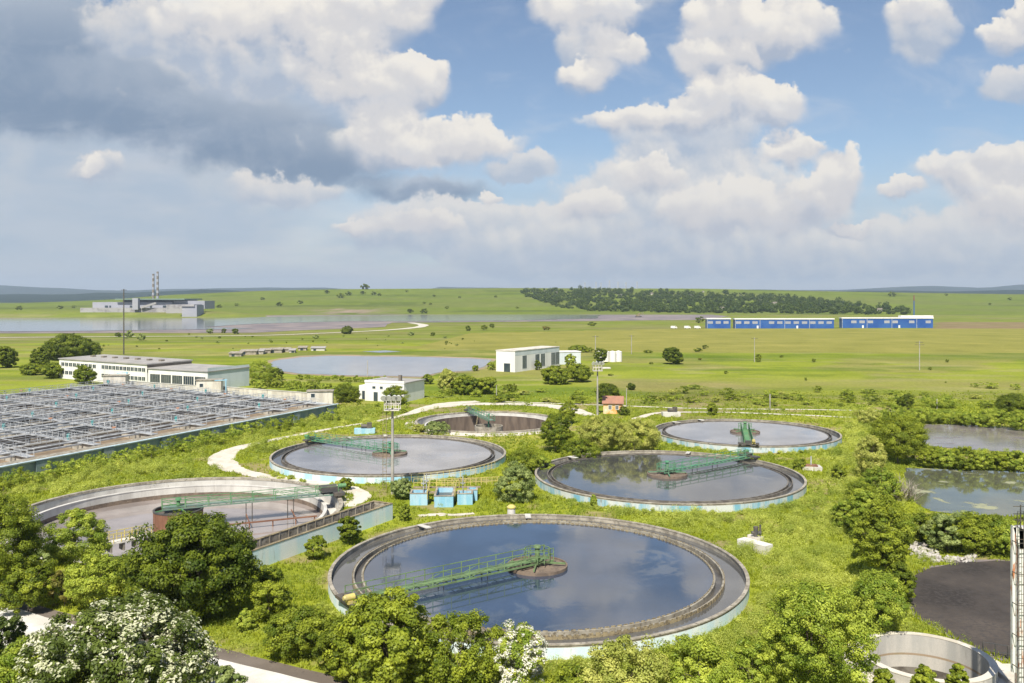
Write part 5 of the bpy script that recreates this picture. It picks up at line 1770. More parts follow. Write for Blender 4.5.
def near_vegetation():
    T_ = dict(name='tree', cat='tree')
    # lower left
    bush(128, 716, 170, 598, 'may', 'large dark bush covered in cream blossom at the lower left', 1, blossom=.42, bmat='cream', depth=12, leaf=.24, dens=1.25, stems=3)
    bush(195, 612, 132, 514, 'dark', 'big round dark green bush in front of the long blue channel', 2, dens=1.25, leaf=.25, depth=12, stems=3)
    bush(-6, 604, 92, 490, 'mid', 'tall dark green tree at the left edge beside the half drained tank', 3, lift=.6, dens=1.1, **T_)
    bush(76, 578, 62, 513, 'light', 'slender light green young tree in front of the half drained tank', 4, lift=1.3, **T_)
    bush(26, 612, 56, 552, 'mid', 'mid green shrub below the tall dark tree at the left edge', 5)
    bush(62, 607, 36, 566, 'olive', 'small shrub with reddish yellow leaves left of the light green shrubs', 6)
    bush(97, 612, 66, 551, 'light', 'light green leafy shrub left of the big round bush', 7)
    bush(130, 606, 50, 548, 'mid', 'mid green shrub tucked against the left side of the big round bush', 8)
    bush(48, 566, 36, 545, 'grey', 'pale feathery shrub at the wall of the half drained tank', 9)
    bush(4, 700, 60, 614, 'may', 'dark bush with sparse cream blossom at the left edge above the slabs', 10, blossom=.15, bmat='cream')
    bush(18, 730, 80, 640, 'light', 'bright green bush at the lower left corner', 11)
    bush(216, 712, 46, 664, 'grey', 'small shrub beside the road right of the blossoming bush', 12)
    bush(246, 632, 20, 609, 'light', 'small sprig of weeds beside the big round bush', 13)
    # along the lower edge
    bush(270, 618, 44, 578, 'mid', 'small dark shrub left of the row in front of the large tank', 14)
    bush(303, 652, 92, 599, 'mid', 'round bush at the left end of the row in front of the large tank', 15, stems=2)
    bush(389, 682, 108, 598, 'mid', 'large leafy bush just below the motor end of the olive green bridge', 16, dens=1.15, stems=2, leaf=.26)
    bush(343, 668, 56, 620, 'dark', 'dark bush squeezed between the two round bushes near the road', 17)
    bush(464, 692, 88, 613, 'willow', 'feathery willow like bush in front of the large tank', 18, depth=6)
    bush(521, 700, 56, 618, 'light', 'white blossoming bush in front of the large tank', 19, blossom=.5)
    bush(570, 722, 70, 660, 'mid', 'low green bush right of the white blossoming bush', 20)
    bush(622, 726, 104, 640, 'yellow', 'olive yellow bush in front of the right part of the large tank', 21)
    bush(700, 722, 90, 636, 'light', 'pale green bush at the bottom edge right of the large tank', 22)
    bush(746, 708, 56, 640, 'light', 'bright bush between the pale bush and the tall leafy bushes', 23)
    # right side
    bush(812, 698, 98, 576, 'light', 'tall leafy green bush at the bottom right left of the concrete pit', 24, dens=1.2, depth=8, stems=3)
    bush(880, 634, 54, 562, 'light', 'yellowish green bush between the pit and the sludge bed', 25, depth=7, dens=1.1)
    bush(786, 640, 40, 596, 'light', 'pale green bush on the meadow left of the tall leafy bush', 26)
    bush(884, 584, 54, 497, 'mid', 'tall dark green tree left of the sludge bed', 27, lift=.8, dens=1.15, **T_)
    bush(900, 604, 28, 566, 'dark', 'dark low bush at the left rim of the sludge bed', 28)
    bush(866, 540, 38, 484, 'light', 'mid green tree right of the meadow above the tall dark tree', 29, **T_)
    bush(893, 545, 44, 500, 'light', 'light green shrub beside the algae pond', 30)
    bush(899, 464, 56, 414, 'mid', 'round dark tree standing between the two right ponds and the tanks', 31, lift=.6, dens=1.1, **T_)
    bush(872, 478, 36, 436, 'yellow', 'pale yellow green shrub left of the round dark tree', 32)
    bush(880, 500, 40, 468, 'light', 'bushy green shrub below the round dark tree', 33)
    bush(861, 506, 32, 476, 'mid', 'small dark shrub at the edge of the right meadow', 34)
    bush(845, 528, 30, 500, 'light', 'small pale shrub on the right meadow', 35)
    for k, (px, py, w, top) in enumerate(((922, 541, 40, 510), (948, 552, 42, 515), (976, 555, 46, 514), (1004, 556, 42, 518), (936, 546, 40, 510), (963, 550, 40, 512), (991, 552, 40, 513), (1024, 556, 44, 517))):
        bush(px, py, w, top, 'grey' if k % 4 == 1 else ('light' if k % 2 else 'mid'), ['first', 'second', 'third', 'fourth', 'fifth', 'sixth', 'seventh', 'eighth'][(0, 2, 4, 6, 1, 3, 5, 7)[k]] + ' from left in the shrub bank between the algae pond and sludge bed', 40 + k, group='shrub bank between the algae pond and the sludge bed')
    for k, (px, w) in enumerate(((884, 20), (924, 26), (957, 22))):
        bush(px, 704, w, 666 - (k == 1) * 2, 'mid', ['left', 'middle', 'right'][k] + ' of the three pointed conifer shrubs in front of the concrete pit', 50 + k, name='conifer_shrub', cat='shrub', group='conifer shrubs before the pit')
    # between the ponds
    for k, (px, py, w, top) in enumerate(((931, 468, 30, 442), (948, 469, 28, 446), (965, 470, 28, 448), (983, 470, 28, 449), (1001, 471, 28, 450), (1018, 472, 26, 452))):
        bush(px, py, w, top, 'light' if k % 2 else 'mid', ['first', 'second', 'third', 'fourth', 'fifth', 'sixth'][k] + ' from left in the shrub strip between the two right ponds', 60 + k, group='shrub strip between the two ponds', depth=3)
    # above the upper pond
    for k, (px, py, w, top, kd) in enumerate(((905, 409, 17, 393, 'dark'), (870, 425, 28, 409, 'yellow'), (896, 420, 30, 405, 'light'), (924, 423, 36, 407, 'light'), (950, 424, 32, 409, 'light'), (972, 426, 30, 411, 'light'), (992, 427, 30, 408, 'light'), (1012, 416, 36, 391, 'dark'), (1020, 430, 30, 413, 'light'), (940, 408, 30, 395, 'light'))):
        bush(px, py, w, top, kd, ['small round dark tree above the left end of the silty pond', 'pale shrub at the far left of the bank above the silty pond', 'light shrub left of the round dark tree by the silty pond', 'bright wide shrub above the left end of the silty pond',
             'mid green shrub above the middle of the silty pond', 'light shrub right of the middle of the silty pond', 'green shrub above the right part of the silty pond', 'large dark bush at the right edge above the silty pond', 'green shrub at the right edge on the silty pond bank', 'low bush behind the bank of the silty pond'][k], 70 + k)
    # between the tanks
    bush(556, 452, 34, 413, 'mid', 'round green tree between the tanks left of the yellow willow bush', 80, lift=.8, dens=1.1, **T_)
    bush(567, 424, 21, 402, 'mid', 'small green tree behind the round tree near the gravel road', 81, lift=.5, **T_)
    bush(598, 454, 52, 414, 'yellow', 'left half of the yellow green willow thicket behind the blue rimmed tank', 82, name='willow_bush', cat='willow bush', depth=8)
    bush(635, 454, 54, 415, 'yellow', 'right half of the yellow green willow thicket behind the blue rimmed tank', 83, name='willow_bush', cat='willow bush', depth=8)
    bush(578, 460, 38, 438, 'mid', 'low green bush under the left side of the willow thicket', 84)
    bush(513, 501, 42, 460, 'grey', 'round grey green bush between the blue valve chamber and the blue rimmed tank', 85, dens=1.2)
    bush(524, 474, 42, 448, 'mid', 'dark green bush behind the round grey green bush', 86)
    bush(543, 472, 26, 454, 'light', 'small bush at the back left of the blue rimmed tank', 87)
    bush(402, 499, 26, 478, 'grey', 'low bush at the foot of the floodlight mast beside the valve chamber', 88)
    bush(349, 545, 24, 517, 'dark', 'dark bush growing against the pale blue channel wall', 89)
    bush(315, 559, 21, 534, 'mid', 'smaller bush against the left part of the blue channel wall', 90)
    bush(404, 521, 12, 506, 'mid', 'slender weed at the end of the blue channel', 91)
    bush(270, 581, 26, 566, 'mid', 'low bush below the left end of the blue channel', 92)
    bush(436, 434, 28, 421, 'grey', 'grey green shrub in front of the empty tank', 93)
    bush(420, 432, 14, 424, 'yellow', 'pale small shrub left of the one in front of the empty tank', 94)
    bush(624, 415, 13, 406, 'dark', 'small dark bush at the corner of the orange hut', 95)
    bush(608, 404, 26, 382, 'dark', 'dark tree behind the orange hut', 96, **T_)
    bush(800, 470, 12, 458, 'mid', 'small bush behind the square manhole', 97)
    bush(839, 480, 16, 462, 'mid', 'small shrub on the meadow right of the manhole', 98)
    bush(594, 507, 8, 493, 'light', 'small bright weed at the near rim of the blue rimmed tank', 99)
    bush(712, 415, 12, 402, 'mid', 'small round bush beside the path behind the far right tank', 100)
    bush(346, 490, 12, 478, 'mid', 'small weed on the pale gravel near the left tank', 101)
    # further out
    bush(396, 404, 28, 384, 'mid', 'round bush directly in front of the small white building', 102, dens=.9)
    bush(347, 402, 30, 384, 'dark', 'dark rounded bush left of the small white building', 103, dens=.9)
    bush(262, 381, 30, 360, 'light', 'yellow green tree right of the grey blue end wall', 104, dens=.8, **T_)
    bush(277, 380, 14, 367, 'dark', 'small dark tree right of the yellow green tree', 105, dens=.8, **T_)
    bush(72, 360, 50, 332, 'dark', 'large spreading dark tree behind the left end of the long hall', 106, dens=.9, leaf=.5, **T_)
    bush(41, 372, 21, 346, 'dark', 'dark upright tree left of the large spreading tree', 107, dens=.8, leaf=.45, **T_)
    bush(3, 368, 26, 344, 'dark', 'dark tree at the left edge beyond the basins', 108, dens=.8, leaf=.45, **T_)
    bush(55, 378, 30, 362, 'mid', 'low green bush between the dark trees and the long hall', 109, dens=.8, leaf=.4)
    bush(83, 384, 24, 366, 'mid', 'tree standing in front of the long white hall', 110, dens=.8, leaf=.35, **T_)
    bush(30, 375, 26, 363, 'mid', 'low green bush below the dark tree at the left', 111, dens=.7, leaf=.4)
    bush(447, 392, 24, 366, 'yellow', 'pale willow right of the small white building', 112, dens=.8, leaf=.35, **T_)
    bush(467, 394, 32, 375, 'mid', 'dark thicket below the pond right of the pale willow', 113, dens=.8, leaf=.35)
    bush(488, 394, 22, 376, 'mid', 'green bush at the right end of the thicket below the pond', 114, dens=.8, leaf=.35)
    bush(428, 384, 14, 374, 'mid', 'small bush on the corner of the pond behind the white building', 115, dens=.7, leaf=.35)
    bush(556, 384, 28, 366, 'mid', 'left part of the broad bush in front of the white hall', 116, dens=.9, leaf=.35)
    bush(579, 382, 28, 363, 'mid', 'right part of the broad bush in front of the white hall', 117, dens=.9, leaf=.35)
    bush(570, 368, 12, 353, 'light', 'small light tree against the low annex', 118, dens=.7, leaf=.35, **T_)
    bush(601, 363, 15, 349, 'dark', 'dark round tree left of the storage tanks', 119, dens=.8, leaf=.35, **T_)
    bush(672, 364, 24, 348, 'dark', 'lone dark spreading tree in the middle of the meadow', 120, dens=.9, leaf=.45, **T_)
    bush(538, 370, 8, 359, 'dark', 'small dark bush at the windows of the white hall', 121, dens=.6, leaf=.35)
    bush(475, 371, 8, 365, 'mid', 'small bush on the bank left of the white hall', 122, dens=.6, leaf=.35)
    bush(491, 370, 9, 362, 'light', 'light bush touching the left wall of the white hall', 123, dens=.6, leaf=.35)
    bush(632, 390, 8, 383, 'dark', 'small dark round bush in the meadow above the orange hut', 124, dens=.6, leaf=.35)
    bush(580, 352, 22, 345, 'mid', 'low trees behind the low annex', 125, dens=.7, leaf=.45)
    bush(512, 395, 12, 384, 'dark', 'small dark bush on the verge below the white hall', 126, dens=.6, leaf=.35)
    bush(758, 362, 6, 354, 'mid', 'little bush at the foot of the middle pole', 127, dens=.5, leaf=.4)
    bush(347, 334, 11, 326, 'dark', 'dark shrub beside the pale far road', 128, dens=.6, leaf=.6)
    # dead wood by the algae pond
    q = Wp(903, 500)
    t = thing('dead_shrub', 'bare grey dead shrub leaning over the algae pond', 'shrub', q)
    rng = random.Random(3); m = MB()
    for k in range(70):
        a = rng.uniform(0, 6.28); e = Vector((math.cos(a) * rng.uniform(.2, 1), math.sin(a) * .8, rng.uniform(.5, 1.5))).normalized()
        p = q + Vector((rng.uniform(-1.5, 1.5), rng.uniform(-1, 1), 0)); l = rng.uniform(1.5, 3.6)
        p2 = p + e * l; m.tube(p, p2, .06, .02, 4, False)
        for j in range(4):
            b = p.lerp(p2, rng.uniform(.4, .9)); m.tube(b, b + (e + Vector((rng.gauss(0, .7), rng.gauss(0, .7), .2))).normalized() * l * .35, .03, .01, 4, False)
    m.build('branches', M['deadwood'], t)


near_vegetation()


def proto_tree(name, label, cat, group, kind, seed, w, h, leaf, clumps, per):
    pos, nr, size, tint, k, cc = crown_points(seed, w / 2, w / 2, h / 2 * .95, clumps, per, leaf, .22, lift=h * .06)
    t = thing(name, label, cat, (0, 0, 0), group)
    me = leaf_mesh('crown', pos, nr, size, tint, None, [M[KINDS[kind][0]]], .65, np.random.default_rng(seed))
    c = bpy.data.objects.new('crown', me); COL.objects.link(c); c.parent = t
    mb = MB(); mb.tube((0, 0, -.3), (0, 0, h * .5), h * .03, h * .015, 6)
    tr = bpy.data.meshes.new('trunk'); tr.from_pydata(mb.v, [], mb.f); tr.materials.append(M['bark'])
    o = bpy.data.objects.new('trunk', tr); COL.objects.link(o); o.parent = t
    return t


def ground_z(x, y):
    return float(terrain(np.array([float(x)]), np.array([float(y)]))[0])


def scatter_shrubs():
    rng = random.Random(21)
    # hedge between the basins and the pond, scrub in the meadow, lone shrubs out in the fields
    def run(spots, name, label, cat, group, kinds, leaf, proto_w=4.0, proto_h=3.2):
        protos = {}
        for (px, py, wpx, hpx) in spots:
            k = rng.choice(kinds)
            q = Wp(px, py); s = q.y / FPX
            w, h = wpx * s, hpx * s
            if k not in protos:
                protos[k] = proto_tree(name, label, cat, group, k, 300 + len(protos) + int(px), proto_w, proto_h, leaf, 34, 48)
                o = protos[k]; o.location = q; o.scale = (w / proto_w, w / proto_w, h / proto_h)
            else:
                copy_thing(protos[k], q, rng.uniform(0, 6.3), (w / proto_w, w / proto_w, h / proto_h))
    hedge = [(255 + k * 6.2 + rng.uniform(-1, 1), 387.5 + rng.uniform(-1.5, 1.5) + k * .45, rng.uniform(8, 12), rng.uniform(8, 12)) for k in range(16)]
    hedge += [(300 + k * 7, 380 + k * .25, rng.uniform(7, 10), rng.uniform(4, 7)) for k in range(14)]
    run(hedge, 'hedge_bush', 'bush in the green hedge between the pond and the basins', 'bush', 'hedge between the pond and the basins', ['mid', 'light'], .3)
    wallb = []
    for k in range(34):
        t = k / 33; px = 2 + 330 * t; py = 489 - 71 * t
        if rng.random() < .9: wallb.append((px + rng.uniform(-4, 4), py + rng.uniform(-1, 3), rng.uniform(14, 26) * (1.15 - .45 * t), rng.uniform(11, 19) * (1.15 - .4 * t)))
    run(wallb, 'wall_bush', 'bright green bush at the foot of the blue basin wall', 'bush', 'bushes along the foot of the blue basin wall', ['light', 'mid', 'light'], .22)
    scrub = []
    for k in range(95):
        px = rng.uniform(490, 1040); row = rng.gauss(399, 6.0)
        if row < 386 or row > 411: continue
        if 590 < px < 640 and row > 392: continue
        scrub.append((px, row, rng.uniform(6, 18), rng.uniform(2.5, 7)))
    run(scrub, 'scrub_bush', 'low bush in the rough scrub belt behind the tanks', 'bush', 'scrub belt behind the tanks', ['light', 'mid', 'yellow', 'light'], .3)
    left = [(rng.uniform(255, 420), rng.uniform(390, 398) if rng.random() < .3 else rng.uniform(404, 414), rng.uniform(5, 11), rng.uniform(3, 6)) for k in range(20)]
    left += [(rng.uniform(440, 500), rng.uniform(388, 398), rng.uniform(6, 12), rng.uniform(4, 8)) for k in range(14)]
    run([s for s in left if not in_poly(np.array([Wp(s[0], s[1]).x]), np.array([Wp(s[0], s[1]).y]), BLOCK)[0]], 'verge_bush', 'low bush on the rough verge left of the empty tank', 'bush', 'low bushes on the verge left of the empty tank', ['mid', 'light'], .3)
    far = []
    for k in range(44):
        px = rng.uniform(0, 560); row = rng.choice([rng.uniform(334, 352), rng.uniform(336, 346)])
        if 225 < px < 500 and row > 350: continue
        w = rng.uniform(1.2, 3.6); far.append((px, row, w, w * rng.uniform(.5, .8)))
    far += [(346, 333, 9, 5), (484, 330, 7, 5), (468, 331, 5, 6), (411, 336, 6, 4), (433, 336, 5, 4), (316, 339, 6, 4), (492, 328, 5, 5), (118, 337, 6, 5), (130, 338, 7, 7), (141, 341, 8, 7), (210, 334, 6, 5), (224, 333, 5, 5), (235, 334, 7, 6)]
    run(far, 'field_shrub', 'small shrub dotted on the pasture between the lake and the pond', 'shrub', 'small shrubs dotted on the far pasture', ['grey', 'dark', 'mid'], .5)
    right = [(rng.uniform(520, 1040), rng.uniform(357, 384), rng.uniform(2, 6), rng.uniform(1.5, 3.5)) for k in range(12)]
    right += [(930, 370, 5, 3), (612, 392, 5, 7), (726, 374, 4, 3), (698, 352, 10, 4), (705, 349, 6, 4), (648, 353, 10, 3), (700, 360, 4, 2), (546, 330, 8, 4), (592, 326, 10, 4), (700, 323, 9, 6)]
    run(right, 'meadow_shrub', 'tiny shrub or tuft on the open right meadow', 'shrub', 'tiny shrubs on the right meadow', ['mid', 'dark', 'olive'], .4)
    number_from_left('hedge between the pond and the basins', 'bush from the left in the hedge between pond and basins')
    number_from_left('bushes along the foot of the blue basin wall', 'bright bush from the left at the foot of the blue basin wall')
    near = {'the orange hut': (613, 414), 'the white storage tanks': (608, 361), 'the lone dark spreading tree': (672, 364), 'the pole in the right meadow': (919, 370), 'the pole in the middle meadow': (754, 362),
            'the left end of the scrub belt': (500, 400), 'the right end of the scrub belt': (1030, 400), 'the back of the far right tank': (745, 417), 'the silty pond': (960, 424), 'the large dark bush at the right edge': (1012, 412),
            'the small round dark tree above the silty pond': (905, 409), 'the white hall': (530, 370), 'the right blue warehouse': (887, 329), 'the middle blue warehouse': (784, 329)}
    nearest_landmark('scrub belt behind the tanks', 'low scrub bush', near)
    nearest_landmark('tiny shrubs on the right meadow', 'tiny meadow shrub', near)
    nearest_landmark('low bushes on the verge left of the empty tank', 'low verge bush', {'the small white building': (385, 404), 'the empty tank': (440, 430), 'the corner of the basins': (335, 410), 'the pale willow': (447, 392)})
    nearest_landmark('small shrubs dotted on the far pasture', 'small pasture shrub', {'the low farm sheds': (270, 352), 'the large spreading dark tree': (72, 360), 'the tall dark pole': (124, 354), 'the bend of the far road': (418, 326),
                     'the dark shrub beside the far road': (347, 334), 'the right end of the pond': (490, 362), 'the white hall': (515, 372), 'the left edge of the pasture': (2, 345), 'the short blue warehouse': (715, 329)})
    # hillside shrubs
    protos = [None]
    spots = [(327, 293.5, 5), (348, 295.5, 6), (363, 294.5, 5), (373, 295, 5), (380, 296, 4), (340, 298, 7), (407, 292, 3), (364, 287.6, 8), (434, 297, 3), (447, 309, 4), (424, 304, 3), (430, 305, 3), (460, 298, 3), (496, 297.5, 3), (891, 296.5, 7), (946, 295.8, 3),
             (262, 300, 4), (300, 304, 5), (517, 309, 3), (280, 306, 6), (220, 308, 5), (237, 306, 4), (410, 313, 6), (425, 313.5, 7), (60, 309, 5), (74, 308, 4), (20, 310, 6), (990, 305, 3), (880, 304, 3), (1010, 300, 4)]
    for i, (px, row, w) in enumerate(spots):
        # march along the ray to the terrain
        Y = 1500.0
        for Yt in np.arange(1500, 3200, 15):
            xx = (px - CX) / FPX * Yt
            if HORIZ + FPX * (CAM_H - ground_z(xx, Yt)) / Yt <= row: Y = Yt; break
        else: Y = 2580.0
        x = (px - CX) / FPX * Y; s = Y / FPX
        if protos[0] is None:
            protos[0] = proto_tree('hill_shrub', 'small dark shrub dotted on the distant green hillside', 'shrub', 'small dark shrubs on the distant hillside', 'dark', 410, 10, 7, 1.6, 24, 30)
            protos[0].location = (x, Y, ground_z(x, Y) - .3); protos[0].scale = (w * s / 10,) * 3
        else: copy_thing(protos[0], (x, Y, ground_z(x, Y) - .3), rng.uniform(0, 6), (w * s / 10,) * 3)
    number_from_left('small dark shrubs on the distant hillside', 'small dark shrub from the left on the distant green hillside')


scatter_shrubs()


def far_wood():
    """the wooded village slope: one mass of small crowns"""
    g = np.random.default_rng(8)
    outline = [(519, 291), (560, 289.8), (640, 290.5), (740, 294), (800, 298.5), (850, 305), (908, 310), (908, 315), (860, 315), (800, 314), (700, 313.5), (640, 312.5), (590, 312), (560, 308), (545, 303), (525, 297)]
    pts = []
    tries = 0
    while len(pts) < 1700 and tries < 60000:
        tries += 1
        px, row = g.uniform(515, 912), g.uniform(288, 316)
        if not in_poly(np.array([px]), np.array([row]), outline)[0]: continue
        dn = nfbm(np.array([px / 14]), np.array([row / 3.2]), 77)[0]
        if dn < .34: continue
        pts.append((px, row))
    P, N, S, T = [], [], [], []
    for px, row in pts:
        Y = None
        for Yt in np.arange(1500, 2700, 18):
            if HORIZ + FPX * (CAM_H - ground_z((px - CX) / FPX * Yt, Yt)) / Yt <= row: Y = Yt; break
        if Y is None: continue
        x = (px - CX) / FPX * Y; z = ground_z(x, Y)
        r = 2.2 + 6.0 * g.random() ** 1.6; h = r * g.uniform(.6, 1.1)
        n = 110
        d = g.normal(size=(n, 3)); d /= np.linalg.norm(d, axis=1, keepdims=True)
        p = d * g.uniform(.5, 1, n)[:, None] * np.array([r, r, h]); p[:, 2] += h * .85
        P.append(p + np.array([x, Y, z])); N.append(d + g.normal(size=(n, 3)) * .4); S.append(np.full(n, 1.0 + r * .28) * g.uniform(.6, 1.2, n)); T.append(g.uniform(0, .22) + g.uniform(0, .18, n))
    me = leaf_mesh('far_wood', np.concatenate(P), np.concatenate(N), np.concatenate(S), np.concatenate(T), None, [M['l_dark']], .8, g)
    o = bpy.data.objects.new('far_wood', me); COL.objects.link(o)
    o['kind'] = 'stuff'; o['label'] = 'dark green woodland covering the far hillside behind the blue warehouses'


far_wood()


def free_mask(x, y, pad=0.0):
    ok = np.ones(x.shape, bool)
    for k, (cx, cy, r, z) in TANKS.items():
        ok &= (x - cx) ** 2 + (y - cy) ** 2 > (r + .15 + pad) ** 2
    ok &= (x - PIT[0]) ** 2 + (y - PIT[1]) ** 2 > (PIT[2] + 1.2 + pad) ** 2
    for poly in (BLOCK, CHAN, P2(POND), P2(PONDR1), P2(PONDR2), P2(SLUDGE)):
        ok &= ~in_poly(x, y, [(p[0], p[1]) for p in poly])
    for s in STRIPS: ok &= ~in_poly(x, y, s)
    for (px0, px1, r0, r1) in ((405, 478, 487, 507.5), (362, 424, 398, 404), (600, 627, 408, 415), (494, 562, 364, 373)):
        row = HORIZ + FPX * CAM_H / y; px = CX + FPX * x / y
        ok &= ~((px > px0) & (px < px1) & (row > r0) & (row < r1))
    return ok


def grass():
    g = np.random.default_rng(17)
    # blades in tufts; density falls with distance
    def tufts(y0, y1, dens, hgt, blades, wid):
        n = int(dens * 1.22 * (y1 ** 2 - y0 ** 2) / 2)
        y = np.sqrt(g.uniform(y0 ** 2, y1 ** 2, n)); x = g.uniform(-.61, .61, n) * y
        lush = nfbm(x / 7, y / 7, 23)
        bare = nfbm(x / 6, y / 6, 19) > .63
        keep = free_mask(x, y) & ~(bare & (g.random(n) < .8)) & (g.random(n) < (.25 + 1.1 * lush) * np.clip((280 - y) / 90, 0, 1))
        x, y, lush = x[keep], y[keep], lush[keep]
        n = len(x)
        k = np.repeat(np.arange(n), blades)
        a = g.uniform(0, 2 * np.pi, n * blades); lean = g.uniform(.1, .6, n * blades)
        h = hgt * (0.45 + 1.0 * lush[k]) * g.uniform(.6, 1.3, n * blades)
        bx = x[k] + g.normal(0, .12, n * blades); by = y[k] + g.normal(0, .12, n * blades)
        ca, sa = np.cos(a), np.sin(a)
        tx, ty, tz = bx + ca * lean * h, by + sa * lean * h, h
        w = wid * g.uniform(.7, 1.3, n * blades)
        V = np.stack([np.stack([bx - sa * w, by + ca * w, np.zeros_like(bx)], 1), np.stack([bx + sa * w, by - ca * w, np.zeros_like(bx)], 1), np.stack([tx, ty, tz], 1)], 1)
        c = nfbm(x / 9, y / 9, 29); c = np.clip((c - .25) * 1.5, 0, 1)
        tint = np.clip(c[k] * .75 + g.uniform(-.1, .3, n * blades), 0, 1)
        return V.reshape(-1, 3), tint
    parts = [tufts(56, 110, 8.0, .36, 5, .05), tufts(110, 170, 5.0, .36, 4, .075), tufts(170, 270, 2.4, .35, 4, .12)]
    V = np.concatenate([p[0] for p in parts]); T = np.concatenate([p[1] for p in parts])
    n = len(V) // 3
    me = bpy.data.meshes.new('grass')
    me.vertices.add(3 * n); me.vertices.foreach_set('co', V.astype(np.float32).ravel())
    me.loops.add(3 * n); me.loops.foreach_set('vertex_index', np.arange(3 * n, dtype=np.int32))
    me.polygons.add(n); me.polygons.foreach_set('loop_start', np.arange(0, 3 * n, 3, dtype=np.int32))
    me.update(calc_edges=True)
    a = me.attributes.new('tint', 'FLOAT', 'FACE'); a.data.foreach_set('value', T.astype(np.float32))
    me.materials.append(M['grass'])
    o = bpy.data.objects.new('grass', me); COL.objects.link(o)
    o['kind'] = 'stuff'; o['label'] = 'long green grass covering the ground between the tanks'


def weed_density(px, row):
    """how thick the tall weeds stand, by place"""
    d = np.full(px.shape, .12)
    def blob(cx, cy, rx, ry, a):
        nonlocal d
        d = np.maximum(d, a * np.exp(-(((px - cx) / rx) ** 2 + ((row - cy) / ry) ** 2)))
    blob(790, 600, 120, 80, 1.0); blob(860, 490, 40, 50, 1.0); blob(810, 540, 60, 60, 1.0); blob(690, 520, 75, 16, 1.0); blob(760, 520, 50, 25, .9); blob(850, 500, 30, 60, .8)
    blob(700, 650, 130, 25, .9); blob(600, 670, 100, 20, .6); blob(110, 470, 120, 16, .9); blob(60, 485, 70, 16, .8); blob(240, 445, 70, 16, .7); blob(330, 420, 60, 12, .6)
    blob(230, 620, 60, 40, .4); blob(300, 585, 50, 25, .35); blob(590, 510, 60, 10, .5); blob(760, 560, 40, 40, .8); blob(860, 440, 25, 30, .9); blob(470, 470, 40, 10, .3)
    blob(870, 640, 60, 50, .9); blob(960, 560, 60, 12, .4); blob(400, 425, 40, 12, .5); blob(380, 560, 30, 30, .25)
    return d


EX = []


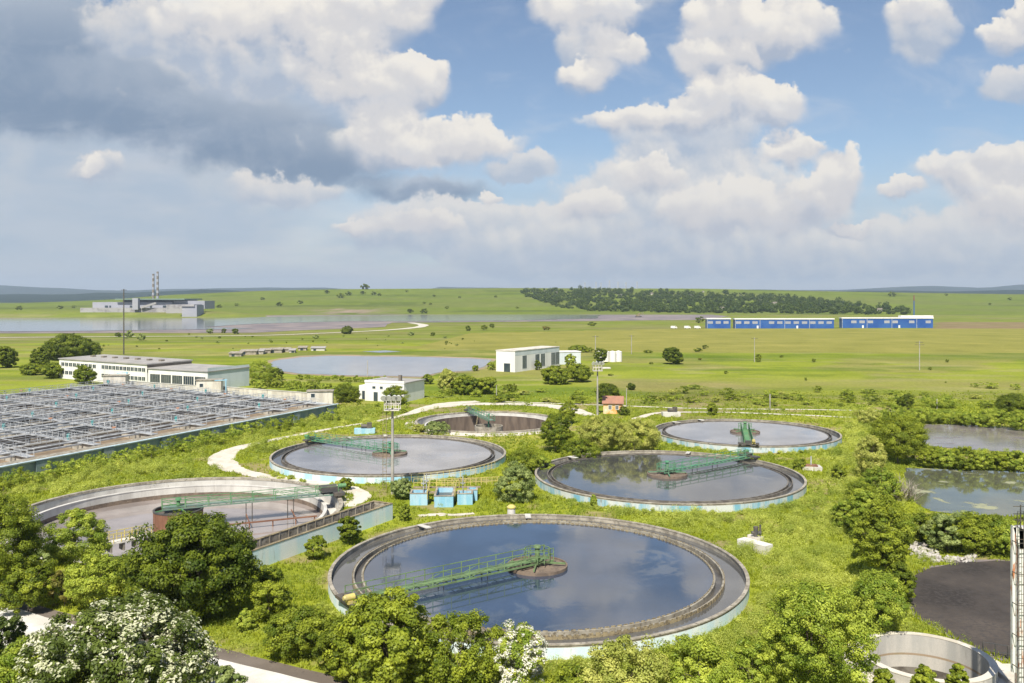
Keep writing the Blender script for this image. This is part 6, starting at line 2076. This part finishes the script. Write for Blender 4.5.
def weeds():
    g = np.random.default_rng(31)
    n = 34000
    y = 1.0 / g.uniform(1 / 235., 1 / 58., n)
    y = np.where(g.random(n) < .6, np.sqrt(g.uniform(58 ** 2, 235 ** 2, n)), y)
    x = g.uniform(-.6, .6, n) * y
    px = CX + FPX * x / y; row = HORIZ + FPX * CAM_H / y
    r = g.uniform(.35, 1.0, n) * (1 + .5 * (g.random(n) < .15))
    keep = (g.random(n) < weed_density(px, row)) & free_mask(x, y, .45)
    x, y, r, px, row = x[keep], y[keep], r[keep], px[keep], row[keep]
    n = len(x)
    per = 84
    k = np.repeat(np.arange(n), per)
    d = g.normal(size=(n * per, 3)); d /= np.linalg.norm(d, axis=1, keepdims=True)
    hh = g.uniform(.5, 1.25, n)
    p = d * (g.uniform(.3, 1, n * per) ** .6)[:, None] * np.stack([r, r, hh * .7], 1)[k]
    p[:, 2] = np.abs(p[:, 2]) * 1.2 + .08
    p[:, 0] += x[k]; p[:, 1] += y[k]
    c = nfbm(x / 6, y / 6, 37); c = np.clip((c - .25) * 1.4, 0, 1) * .55
    tint = c[k] + g.uniform(0, .45, n * per) * .8 + (g.uniform(-.1, .25, n))[k]
    zone = np.zeros(n)
    for (cx, cy, rx, ry, a) in ((800, 590, 90, 70, .45), (690, 515, 70, 20, .3), (840, 440, 40, 40, .4), (110, 465, 110, 22, .3), (250, 440, 80, 14, .2), (720, 660, 90, 30, .3), (970, 535, 60, 20, .2)):
        zone = np.maximum(zone, a * np.exp(-(((px - cx) / rx) ** 2 + ((row - cy) / ry) ** 2)))
    tint = tint + zone[k]
    nr = d * .75 + np.array([0, 0, .6]) + g.normal(size=(n * per, 3)) * .3
    sz = g.uniform(.09, .19, n * per) * np.clip(y[k] / 100, .85, 1.5)
    # larger feathery clumps standing out of the rest
    nb = 10500
    y2 = np.sqrt(g.uniform(58 ** 2, 230 ** 2, nb)); x2 = g.uniform(-.6, .6, nb) * y2
    px2 = CX + FPX * x2 / y2; row2 = HORIZ + FPX * CAM_H / y2
    kp = (g.random(nb) < (weed_density(px2, row2) - .3) * .55) & free_mask(x2, y2, 1.6)
    bxs, bys = list(x2[kp]), list(y2[kp])
    small = set()
    for key, a0, a1, nn in (('T3', -2.75, -.25, 150), ('T4', -2.6, -.2, 60), ('T2', -2.5, -.6, 26), ('T5', -2.6, -.4, 34)):
        cx_, cy_, R0, _ = TANKS[key]
        for a in g.uniform(a0, a1, nn):
            rad = R0 + g.uniform(.75, 2.0); small.add(len(bxs)); bxs.append(cx_ + rad * math.cos(a)); bys.append(cy_ + rad * math.sin(a))
    for ib, (bx, by) in enumerate(zip(bxs, bys)):
        rr = g.uniform(.45, .8) if ib in small else g.uniform(.8, 1.9); hh2 = rr * g.uniform(.8, 1.3); m = int(820 * rr)
        cc = g.normal(size=(9, 3)); cc /= np.linalg.norm(cc, axis=1, keepdims=True); cc[:, 2] = np.abs(cc[:, 2]); cc *= np.array([rr, rr, hh2]) * .62
        kk = g.integers(0, 9, m); dd = g.normal(size=(m, 3)); dd /= np.linalg.norm(dd, axis=1, keepdims=True)
        q = cc[kk] + dd * (g.uniform(.1, 1, m) ** .6)[:, None] * rr * .45
        q[:, 2] = np.abs(q[:, 2]) + .05; q[:, 0] += bx; q[:, 1] += by
        EX.append((q, dd * .8 + np.array([0, 0, .5]) + g.normal(size=(m, 3)) * .3, g.uniform(.09, .18, m) * np.clip(by / 100, .85, 1.5), np.clip(g.uniform(.25, .95) + g.uniform(-.1, .25, m), 0, 1)))
    p = np.concatenate([p] + [e[0] for e in EX]); nr = np.concatenate([nr] + [e[1] for e in EX]); sz = np.concatenate([sz] + [e[2] for e in EX]); tint = np.concatenate([tint] + [e[3] for e in EX])
    me = leaf_mesh('weeds', p, nr, sz, tint, None, [M['weeds']], .42, g)
    o = bpy.data.objects.new('weeds', me); COL.objects.link(o)
    o['kind'] = 'stuff'; o['label'] = 'tall yellow green weeds spreading over the banks and meadow'
    print('WEEDS', n, len(p))


grass()
weeds()

# ------------------------------------------------------------------ the air between here and the hills
def haze():
    mb = MB(); mb.box((-17500, -1600, -9.0), (17500, 18500, 420.0))
    m = bpy.data.materials.new('haze'); m.use_nodes = True
    t = m.node_tree; t.nodes.clear()
    v = t.nodes.new('ShaderNodeVolumePrincipled'); v.inputs['Color'].default_value = (0.68, 0.82, 1.0, 1); v.inputs['Density'].default_value = HAZE_D; v.inputs['Anisotropy'].default_value = 0.1
    o_ = t.nodes.new('ShaderNodeOutputMaterial'); t.links.new(v.outputs[0], o_.inputs['Volume'])
    o = mb.build('haze', m); o['kind'] = 'stuff'; o['label'] = 'thin pale summer haze over the plain'


HAZE_D = 0.000075
haze()
